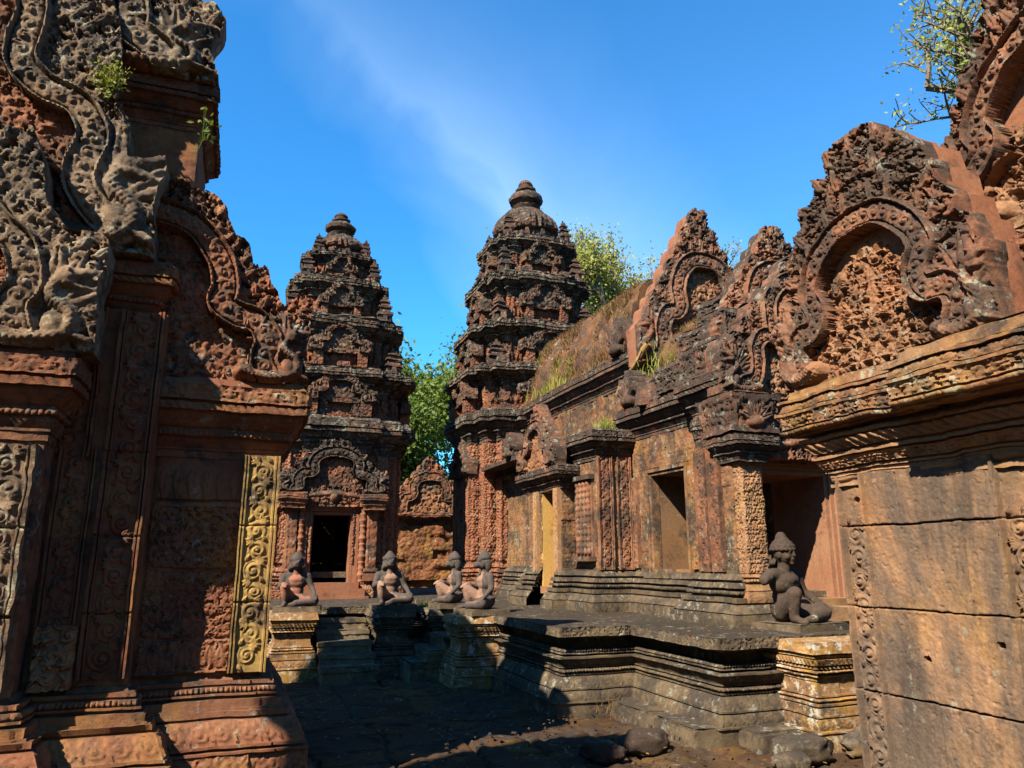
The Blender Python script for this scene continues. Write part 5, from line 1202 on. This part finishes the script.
def remeshed(name, mb, vox, mat, parent, smooth=6, er=.0):
    o = mb.build(name + '_raw', None, None, er=0)
    m = o.modifiers.new('r', 'REMESH'); m.mode = 'VOXEL'; m.voxel_size = vox; m.use_smooth_shade = True
    s = o.modifiers.new('s', 'SMOOTH'); s.iterations = smooth; s.factor = .5
    dg = bpy.context.evaluated_depsgraph_get(); dg.update(); me = bpy.data.meshes.new_from_object(o.evaluated_get(dg))
    bpy.data.objects.remove(o, do_unlink=True)
    V = np.empty(len(me.vertices) * 3, np.float32); me.vertices.foreach_get('co', V); V = V.reshape(-1, 3).astype(float)
    if er: V += er * np.stack([vnoise(V, 14, 3), vnoise(V, 14, 4), vnoise(V, 14, 5)], 1) + er * .5 * np.stack([vnoise(V, 45, 6), vnoise(V, 45, 7), vnoise(V, 45, 8)], 1)
    me.vertices.foreach_set('co', V.astype(np.float32).ravel()); me.materials.clear(); me.materials.append(mat)
    for p in me.polygons: p.use_smooth = True
    q = bpy.data.objects.new(name, me); COL.objects.link(q); q.parent = parent; return q
def hand(mb, w, d, up, s=1.0):
    """palm at w, fingers along d, bent a little down"""
    w = np.array(w, float); d = np.array(d, float); d /= np.linalg.norm(d); sd = np.cross(d, up); sd /= np.linalg.norm(sd)
    blob(mb, w + d * .03 * s, (.030 * s, .030 * s, .018 * s))
    for k, L in enumerate((.055, .065, .060, .048)):
        a = w + d * .045 * s + sd * (k - 1.5) * .017 * s; caps(mb, a, .010 * s, a + d * L * .55 * s - np.array(up) * .006 * s, .009 * s); caps(mb, a + d * L * .55 * s - np.array(up) * .006 * s, .009 * s, a + d * L * s - np.array(up) * .022 * s, .0075 * s)
    a = w + d * .012 * s - sd * .026 * s; caps(mb, a, .011 * s, a + d * .035 * s - sd * .022 * s, .009 * s)
def kneeler(loc, rz, label, head, mat, broken=False, sc=1.0, hat=None, turn=0.0, seat=None):
    t = thing('guardian_statue', loc, label, 'statue', 'kneeling guardian statues'); t.rotation_euler = (0, 0, rz); t.scale = (sc,) * 3
    ROOT[t.name] = (0, 0, 0); b = MB(); z = .07
    # torso
    blob(b, (0, .03, z + .09), (.135, .115, .10)); blob(b, (0, .03, z + .20), (.112, .088, .12)); blob(b, (0, .02, z + .31), (.155, .100, .105)); blob(b, (0, -.015, z + .34), (.125, .072, .06))
    caps(b, (-.135, .02, z + .385), .056, (.135, .02, z + .385), .056); caps(b, (0, .015, z + .38), .056, (0, 0, z + .475), .046)
    # raised right knee
    caps(b, (-.075, .0, z + .085), .085, (-.125, -.185, z + .235), .062); caps(b, (-.125, -.185, z + .235), .060, (-.115, -.150, z + .05), .040); caps(b, (-.115, -.15, z + .035), .036, (-.125, -.275, z + .018), .024); blob(b, (-.125, -.25, z + .012), (.036, .05, .016))
    # folded left leg
    caps(b, (.075, .0, z + .075), .085, (.265, -.145, z + .07), .066); caps(b, (.265, -.145, z + .062), .060, (.03, -.235, z + .042), .040); caps(b, (.03, -.235, z + .035), .034, (-.05, -.205, z + .025), .022)
    # arms
    caps(b, (.155, .02, z + .385), .050, (.215, .005, z + .245), .040); caps(b, (.215, .005, z + .245), .038, (.262, -.105, z + .150), .028); hand(b, (.262, -.115, z + .148), (.15, -.8, -.35), (0, 0, 1), .95)
    if broken: caps(b, (-.165, .02, z + .385), .052, (-.265, .0, z + .345), .046); blob(b, (-.275, -.005, z + .34), (.030, .042, .042))
    else:
        caps(b, (-.155, .02, z + .385), .050, (-.20, -.02, z + .25), .040); caps(b, (-.20, -.02, z + .25), .038, (-.14, -.165, z + .290), .028); hand(b, (-.135, -.172, z + .298), (.1, -.8, -.25), (0, 0, 1), .95)
    # girdle
    for k in range(22):
        a = k * 2 * PI / 22; blob(b, (.126 * math.cos(a), .03 + .105 * math.sin(a), z + .128), (.022, .022, .014), n=8)
    # head
    hb = MB(); hz = z + .565
    blob(hb, (0, 0, hz), (.078, .088, .095)); blob(hb, (0, -.03, hz - .045), (.062, .055, .048)); caps(hb, (0, .01, hz - .09), .046, (0, .015, hz - .13), .05)
    if head == 'man':
        blob(hb, (0, -.092, hz - .005), (.014, .016, .028)); blob(hb, (0, -.100, hz - .020), (.020, .014, .012)); blob(hb, (0, -.083, hz - .050), (.030, .014, .008)); blob(hb, (0, -.080, hz - .062), (.027, .014, .008)); blob(hb, (0, -.068, hz - .085), (.026, .02, .018))
        for s_ in (-1, 1): blob(hb, (s_ * .033, -.079, hz + .012), (.017, .010, .009)); caps(hb, (s_ * .012, -.086, hz + .030), .009, (s_ * .052, -.068, hz + .033), .008); blob(hb, (s_ * .045, -.055, hz - .03), (.026, .028, .026)); blob(hb, (s_ * .080, .005, hz - .012), (.012, .022, .040))
    elif head == 'lion':
        blob(hb, (0, -.085, hz - .025), (.052, .060, .044)); blob(hb, (0, -.135, hz - .008), (.024, .018, .016)); caps(hb, (-.03, -.125, hz - .045), .012, (.03, -.125, hz - .045), .012)
        for s_ in (-1, 1):
            blob(hb, (s_ * .038, -.080, hz + .028), (.020, .016, .018)); blob(hb, (s_ * .085, -.005, hz + .045), (.022, .016, .034))
            for q in range(5): blob(hb, (s_ * (.075 + .012 * (q % 2)), -.03 + .02 * q, hz - .06 - .018 * q), (.030, .028, .035))
    else:
        blob(hb, (0, -.088, hz - .038), (.046, .058, .040)); blob(hb, (0, -.120, hz - .020), (.022, .020, .014)); caps(hb, (-.028, -.125, hz - .055), .011, (.028, -.125, hz - .055), .011)
        for s_ in (-1, 1): blob(hb, (s_ * .034, -.078, hz + .018), (.020, .014, .014)); blob(hb, (s_ * .082, .010, hz), (.012, .024, .030)); caps(hb, (s_ * .012, -.084, hz + .036), .011, (s_ * .055, -.066, hz + .036), .010)
    ct, st_ = math.cos(turn), math.sin(turn)
    for V in hb.V: x = V[:, 0].copy(); V[:, 0] = x * ct - V[:, 1] * st_; V[:, 1] = x * st_ + V[:, 1] * ct
    for V, in zip(hb.V): pass
    n0 = b.n
    for F in hb.F: b.F.append(F + n0)
    b.V += hb.V; b.n += hb.n
    remeshed('body', b, .0085, mat, t, 5, .0035)
    # headdress
    h = MB()
    if hat == 'bun':
        for k in range(4):
            for j in range(16 - 2 * k):
                a = j * 2 * PI / (16 - 2 * k) + .2 * k; rr = (.090, .084, .066, .040)[k]; blob(h, (rr * math.cos(a), .008 + rr * 1.05 * math.sin(a), hz + .030 + .028 * k), (.021, .021, .019), n=8)
        blob(h, (0, .008, hz + .05), (.090, .097, .075)); blob(h, (0, .015, hz + .135), (.048, .048, .036)); blob(h, (0, .015, hz + .160), (.034, .034, .020))
    else:
        for k, q in enumerate((.094, .092, .080, .066, .050, .032)): blob(h, (0, .008, hz + .042 + .018 * k), (q, q, .018))
        blob(h, (0, .008, hz + .06), (.080, .085, .06)); blob(h, (0, .008, hz + .10), (.04, .04, .05))
        for s_ in (-1, 1): blob(h, (s_ * .075, .03, hz - .04), (.026, .045, .075))
    for V in h.V: x = V[:, 0].copy(); V[:, 0] = x * ct - V[:, 1] * st_; V[:, 1] = x * st_ + V[:, 1] * ct
    remeshed('headdress', h, .0075, mat, t, 2, .002)
    s = MB(); p = Prof(.0, 0, .02); p.f(.062, 0, -.004); p.f(.008, -.012); sweep(s, [(-.25, -.31), (.36, -.31), (.36, .20), (-.25, .20)], p, .03, rough=.003)
    s.build('base_slab', M['plinthdark'] if seat is None else seat, t, er=.006, ers=8)
    return t
def patched(name, pale, dark, ysplit=-.02):
    """weathered statue stone: the chest and thighs have lost their dark skin"""
    s = NT(name); tcn = s.n('ShaderNodeTexCoord'); sp = s.n('ShaderNodeSeparateXYZ'); s.l(tcn.outputs['Object'], sp.inputs[0])
    nzv = s.noise(9, 5, .65); fr = s.math('ADD', s.math('MULTIPLY', sp.outputs['Y'], -9.0), s.math('MULTIPLY', s.math('SUBTRACT', nzv, .5), 1.6))
    ax = s.math('MULTIPLY', s.math('ABSOLUTE', sp.outputs['X']), -8.0)
    f = s.ramp(s.math('ADD', s.math('ADD', fr, ax), .62), (.45, 0.0), (.62, 1.0))
    zr = s.math('MULTIPLY', s.ramp(sp.outputs['Z'], (.13, 0.0), (.22, 1.0)), s.ramp(sp.outputs['Z'], (.50, 1.0), (.54, 0.0)))
    f = s.math('MULTIPLY', f, zr)
    col = s.mix(f, s.ramp(s.noise(7, 5, .6), (.3, dark), (.7, tuple(1.7 * v for v in dark))), s.ramp(s.noise(8, 4, .6), (.3, tuple(.8 * v for v in pale)), (.7, pale)))
    s.l(col, s.p.inputs['Base Color']); s.p.inputs['Roughness'].default_value = .9
    b = s.n('ShaderNodeBump'); b.inputs['Strength'].default_value = .3; b.inputs['Distance'].default_value = .01; s.l(s.noise(60, 5, .7), b.inputs['Height']); s.l(b.outputs[0], s.p.inputs['Normal'])
    return s.m
M['st_or'] = patched('orange_chested_statue', (.22, .085, .045), (.032, .021, .016))
M['st_pk'] = patched('pale_chested_statue', (.21, .115, .072), (.033, .023, .017))
kneeler((5.10, 6.08, .745), rad(10), 'nearest statue, dark stone man with curled hair bun and broken forearm', 'man', M['statue'], True, 1.14, 'bun', rad(12))
kneeler((.84, 10.62, .745), rad(-8), 'lion-headed statue with an orange-red chest, left of the small stairs', 'lion', M['st_or'], False, .98, 'cone')
kneeler((2.10, 10.62, .745), rad(-4), 'lion-headed statue with a pale chest, on the shaded pedestal right of the small stairs', 'lion', M['st_pk'], False, 1.0, 'cone')
kneeler((3.03, 9.22, .745), rad(-84), 'monkey-faced statue in profile at the lit pedestal edge, nearer of the side-on pair', 'monkey', M['st_pk'], False, 1.0, 'cone')
kneeler((3.05, 10.66, .745), rad(-88), 'monkey-faced statue in profile, farther of the side-on pair', 'monkey', M['st_pk'], False, 1.0, 'cone')
# ---------------------------------------------------------------- trees and weeds
def leaves(mb, C, N, size, rng, droop=.3, asp=.5):
    """many small folded leaves scattered at points C (n,3)"""
    n = len(C); a = rng.normal(size=(n, 3)); a[:, 2] -= droop; a /= np.linalg.norm(a, axis=1)[:, None]
    b = np.cross(a, rng.normal(size=(n, 3))); b /= np.linalg.norm(b, axis=1)[:, None]; nn = np.cross(a, b)
    s = size * rng.uniform(.6, 1.3, n)[:, None]
    p0 = C; p1 = C + a * s * .5 + b * s * asp * .5 + nn * s * .10; p2 = C + a * s; p3 = C + a * s * .5 - b * s * asp * .5 + nn * s * .10
    V = np.stack([p0, p1, p2, p3], 1).reshape(-1, 3); I = np.arange(n)[:, None] * 4
    mb.add(V, np.concatenate([I + np.array([[0, 1, 2]]), I + np.array([[0, 2, 3]])]))
def tree(loc, H, spread, label, lm, seed, nleaf, lsz, levels=4, first=.35, lean=(0, 0), density=.25, name='tree', r0=None):
    t = thing(name, loc, label, 'tree'); rng = np.random.default_rng(seed); tr = MB(); tips = []
    def grow(p, d, L, r, lv):
        k = 4; q = p
        for i in range(k):
            d2 = d + rng.normal(size=3) * .12; d2 /= np.linalg.norm(d2); e2 = q + d2 * L / k; cyl(tr, q, e2, r * (1 - .35 * i / k), r * (1 - .35 * (i + 1) / k), 7 if lv < 2 else 5, False)
            if lv >= 2: tips.append((e2, lv))
            if lv < levels and (lv > 0 or i >= 1):
                for _ in range(2 if lv == 0 else rng.integers(1, 3)):
                    a = rng.normal(size=3); a[2] = abs(a[2]) * .35 + .18; a -= d2 * np.dot(a, d2) * .6; a /= np.linalg.norm(a); nd = a * .85 + d2 * .45; nd /= np.linalg.norm(nd)
                    grow(e2, nd * np.array((spread, spread, 1)), L * rng.uniform(.42, .62), r * .5, lv + 1)
            q = e2; d = d2
        tips.append((q, lv))
    r0 = r0 or H * .018
    base = np.array(loc, float); d0 = np.array((lean[0], lean[1], 1.0)); d0 /= np.linalg.norm(d0)
    e = base + d0 * H * first; cyl(tr, base - np.array((0, 0, .1)), e, r0 * 1.5, r0 * 1.1, 10, False); grow(e, d0, H * (1 - first) * .72, r0, 0)
    tr.build('trunk', M['bark'], t, er=.01)
    P = np.array([p for p, l in tips if l >= 2]); k = rng.integers(0, len(P), nleaf); C = P[k] + rng.normal(size=(nleaf, 3)) * density * np.array((1, 1, .7))
    lb = MB(); leaves(lb, C, None, lsz, rng); lb.build('crown', lm, t, er=0, smooth=False)
    return t
tree((6.6, 29.5, -.1), 8.9, 1.15, 'dense bright green tree seen in the gap between the two towers', M['leafg'], 5, 60000, .22, 4, .16, density=.62)
tree((14.2, 25.0, -.1), 13.8, .40, 'thin pale tree with open airy branches, right of the taller tower', M['leafy'], 11, 20000, .15, 4, .46, density=.27)
tree((19.2, 26.5, -.1), 12.6, .9, 'pale tree showing only its top between the roof gables', M['leafy'], 23, 11000, .16, 4, .42, density=.22)
tree((15.0, 6.5, -.1), 11.6, 1.0, 'thin leafy tree whose twigs hang over the upper right corner', M['leafy'], 31, 12000, .10, 4, .40, lean=(-.10, .05), density=.13)
# weeds and grass
def blades(mb, P, L, w, rng, lean=.5):
    n = len(P); a = rng.normal(size=(n, 2)) * lean; L = L * rng.uniform(.4, 1.2, n); th = rng.uniform(0, 2 * PI, n); s = np.stack([np.cos(th), np.sin(th), 0 * th], 1) * w * .5
    d1 = np.stack([a[:, 0] * .4, a[:, 1] * .4, np.ones(n)], 1); d1 /= np.linalg.norm(d1, axis=1)[:, None]; d2 = np.stack([a[:, 0] * 1.4, a[:, 1] * 1.4, np.ones(n) * .8], 1); d2 /= np.linalg.norm(d2, axis=1)[:, None]
    m = P + d1 * L[:, None] * .55; e = m + d2 * L[:, None] * .5
    V = np.stack([P - s, P + s, m + s * .8, m - s * .8, e], 1).reshape(-1, 3); I = np.arange(n)[:, None] * 5
    mb.add(V, I + np.array([[0, 1, 2, 3]])); mb.add(np.zeros((0, 3))); mb.F.append(np.concatenate([I + np.array([[3, 2, 4]])]) + (mb.n - len(V)))
def vpt(rng, n, x0, xr, z0, zr, y0, y1, lo=.15, hi=1.0):
    t = rng.uniform(lo, hi, n); return np.stack([xr - (xr - x0) * t ** .75, rng.uniform(y0, y1, n), z0 + (zr - z0) * (1 - t ** 1.9)], 1)
rng = np.random.default_rng(4)
P = vpt(rng, 9000, 5.30, 6.0, 4.38, 5.75, 9.6, 13.6); keep = vnoise(P, 1.9, 7) > -.12; mb = MB(); blades(mb, P[keep], .10, .014, rng, .6)
P = vpt(rng, 5000, 5.10, 5.97, 3.44, 4.62, 7.05, 8.7); keep = vnoise(P, 2.2, 9) > -.1; blades(mb, P[keep], .09, .012, rng, .6)
P = vpt(rng, 2600, 5.30, 6.0, 4.38, 5.75, 9.6, 13.6, .5, 1.0); k2 = vnoise(P, 2.6, 17) > .25; P2_ = P[k2]; blades(mb, P2_, .17, .012, rng, .9)
tag(mb.build('roof_grass', M['grassdry'], None, er=0, smooth=False), 'dry brown grass growing over the weathered hall roofs', 'grass', kind='stuff')
mb = MB()
for (y, z, n, L) in ((11.8, 4.42, 60, .30), (12.7, 4.42, 90, .28)):
    P = np.stack([rng.normal(5.30, .06, n), rng.normal(y, .35, n), np.full(n, z)], 1); blades(mb, P, L, .012, rng, .5)
P = np.stack([rng.normal(5.22, .08, 260), rng.uniform(7.9, 9.0, 260), rng.normal(3.85, .15, 260)], 1); blades(mb, P, .22, .010, rng, .7)
P = vpt(rng, 1500, 5.30, 6.0, 4.38, 5.75, 10.2, 13.6, .55, 1.0); blades(mb, P[vnoise(P, 1.7, 27) > .28], .16, .010, rng, .9)
tag(mb.build('green_roof_weeds', M['grassgreen'], None, er=0, smooth=False), 'yellow-green weeds sprouting along the hall eaves', 'weeds', kind='stuff')
def tuft(name, loc, n, L, sp, label, mat, seed, leafy=False):
    rng = np.random.default_rng(seed); mb = MB(); P = np.array(loc) + rng.normal(size=(n, 3)) * np.array((sp, sp, sp * .25))
    if leafy:
        C = np.array(loc) + rng.normal(size=(n, 3)) * np.array((sp, sp * .6, sp * 1.4)); leaves(mb, C, None, L, rng); r0 = np.array(loc) + np.array((-.02, .06, -sp * 1.5))
        for q in C[::3]: cyl(mb, r0, q, .003, .0015, 4, False)
    else: blades(mb, P, L, .008, rng, .7)
    off = np.array(loc); mb.V = [v - off for v in mb.V]; o = mb.build(name, mat, None, er=0, smooth=False); o.location = loc; tag(o, label, 'weed')
tuft('fern_tuft', (-.98, 4.86, 4.46), 300, .026, .045, 'yellow-green fern tuft rooted in the upper left carving', M['grassgreen'], 2, True)
tuft('leafy_sprig', (-.40, 5.02, 4.32), 26, .05, .05, 'sparse dark sprig sticking out of the library wall below its top cornice', M['leafg'], 3, True)
tuft('weed_tuft', (5.12, 9.75, 3.30), 180, .22, .08, 'small weed clump on the ledge over the golden door', M['grassgreen'], 5)
tuft('weed_tuft', (2.75, 11.0, .75), 120, .10, .07, 'small green weed on the terrace behind the side-on statues', M['grassgreen'], 6)
tuft('weed_tuft', (5.32, 6.05, .75), 90, .06, .04, 'tiny green weed on the terrace behind the nearest statue', M['grassgreen'], 7)
tuft('weed_tuft', (3.62, 6.98, .0), 240, .09, .13, 'dry weed at the inner corner where terrace meets ground', M['grassdry'], 8)

# the forest round the clearing, out of frame, which closes the horizon
def far_wood():
    rng = np.random.default_rng(77); mb = MB(); C = []
    for k in range(54):
        a = rad(20.3) + rad(48) + (k + rng.uniform(-.3, .3)) / 54 * rad(264); d = rng.uniform(24, 36); x, y = d * math.sin(a) + 2, d * math.cos(a) + 4; H = rng.uniform(10, 16)
        cyl(mb, (x, y, -.2), (x, y, H * .6), .28, .14, 6, False)
        q = rng.normal(size=(900, 3)); q /= np.linalg.norm(q, axis=1)[:, None]; q *= rng.uniform(.5, 1, (900, 1)) ** .5 * np.array((4.2, 4.2, H * .48)); C.append(q + np.array((x, y, H * .52)))
    for k in range(26):
        a = rad(20.3) + rad(-50) + (k + rng.uniform(-.3, .3)) / 26 * rad(100); d = rng.uniform(40, 52); x, y = d * math.sin(a) + 2, d * math.cos(a) + 4; H = rng.uniform(6.5, 8.5)
        cyl(mb, (x, y, -.2), (x, y, H * .6), .25, .14, 6, False)
        q = rng.normal(size=(900, 3)); q /= np.linalg.norm(q, axis=1)[:, None]; q *= rng.uniform(.5, 1, (900, 1)) ** .5 * np.array((4.2, 4.2, H * .5)); C.append(q + np.array((x, y, H * .5)))
    leaves(mb, np.concatenate(C), None, .75, rng); tag(mb.build('far_wood', M['leafg'], None, er=0, smooth=False), 'forest of broad green trees closing the clearing behind and beside the viewer', 'forest', kind='stuff')
far_wood()

# dry leaves and grit lying in the court and on the terrace
rng = np.random.default_rng(9); mb = MB()
n = 1500; X = rng.uniform(.4, 5.6, n); Y = rng.uniform(4.3, 10.8, n); top = (((X > 3.15) & (Y > 7.1)) | ((X > 3.95) & (Y > 5.65))); low_ = (X < 2.95) | ((X < 3.55) & (Y < 6.9)) | (Y < 5.2)
k = top | low_; Z = np.where(top, .755, .0)[k]
P = np.stack([X[k], Y[k], Z + .004], 1); leaves(mb, P, None, .045, rng, droop=0.0, asp=.6)
for v in mb.V: v[:, 2] = np.repeat(P[:, 2], 4) + (v[:, 2] - np.repeat(P[:, 2], 4)) * .25
tag(mb.build('leaf_litter', M['grassdry'], None, er=0, smooth=False), 'dry brown leaves scattered over the court floor and the terrace', 'leaves', kind='stuff')
mb = MB()
for q in range(260):
    x, y = rng.uniform(1.2, 5.2), rng.uniform(4.4, 7.2)
    if (x > 2.95 and y > 6.9) or (x > 3.55 and y > 5.2): continue
    s_ = rng.uniform(.004, .014) ; mb.box((x, y, .002), (s_ * 2, s_ * 1.6, s_ * 1.2), rng.uniform(0, 3), rng.uniform(.1, .5))
tag(mb.build('gravel', M['boulder'], None, er=.006, ers=40), 'small stones and grit strewn over the court floor', 'gravel', kind='stuff')
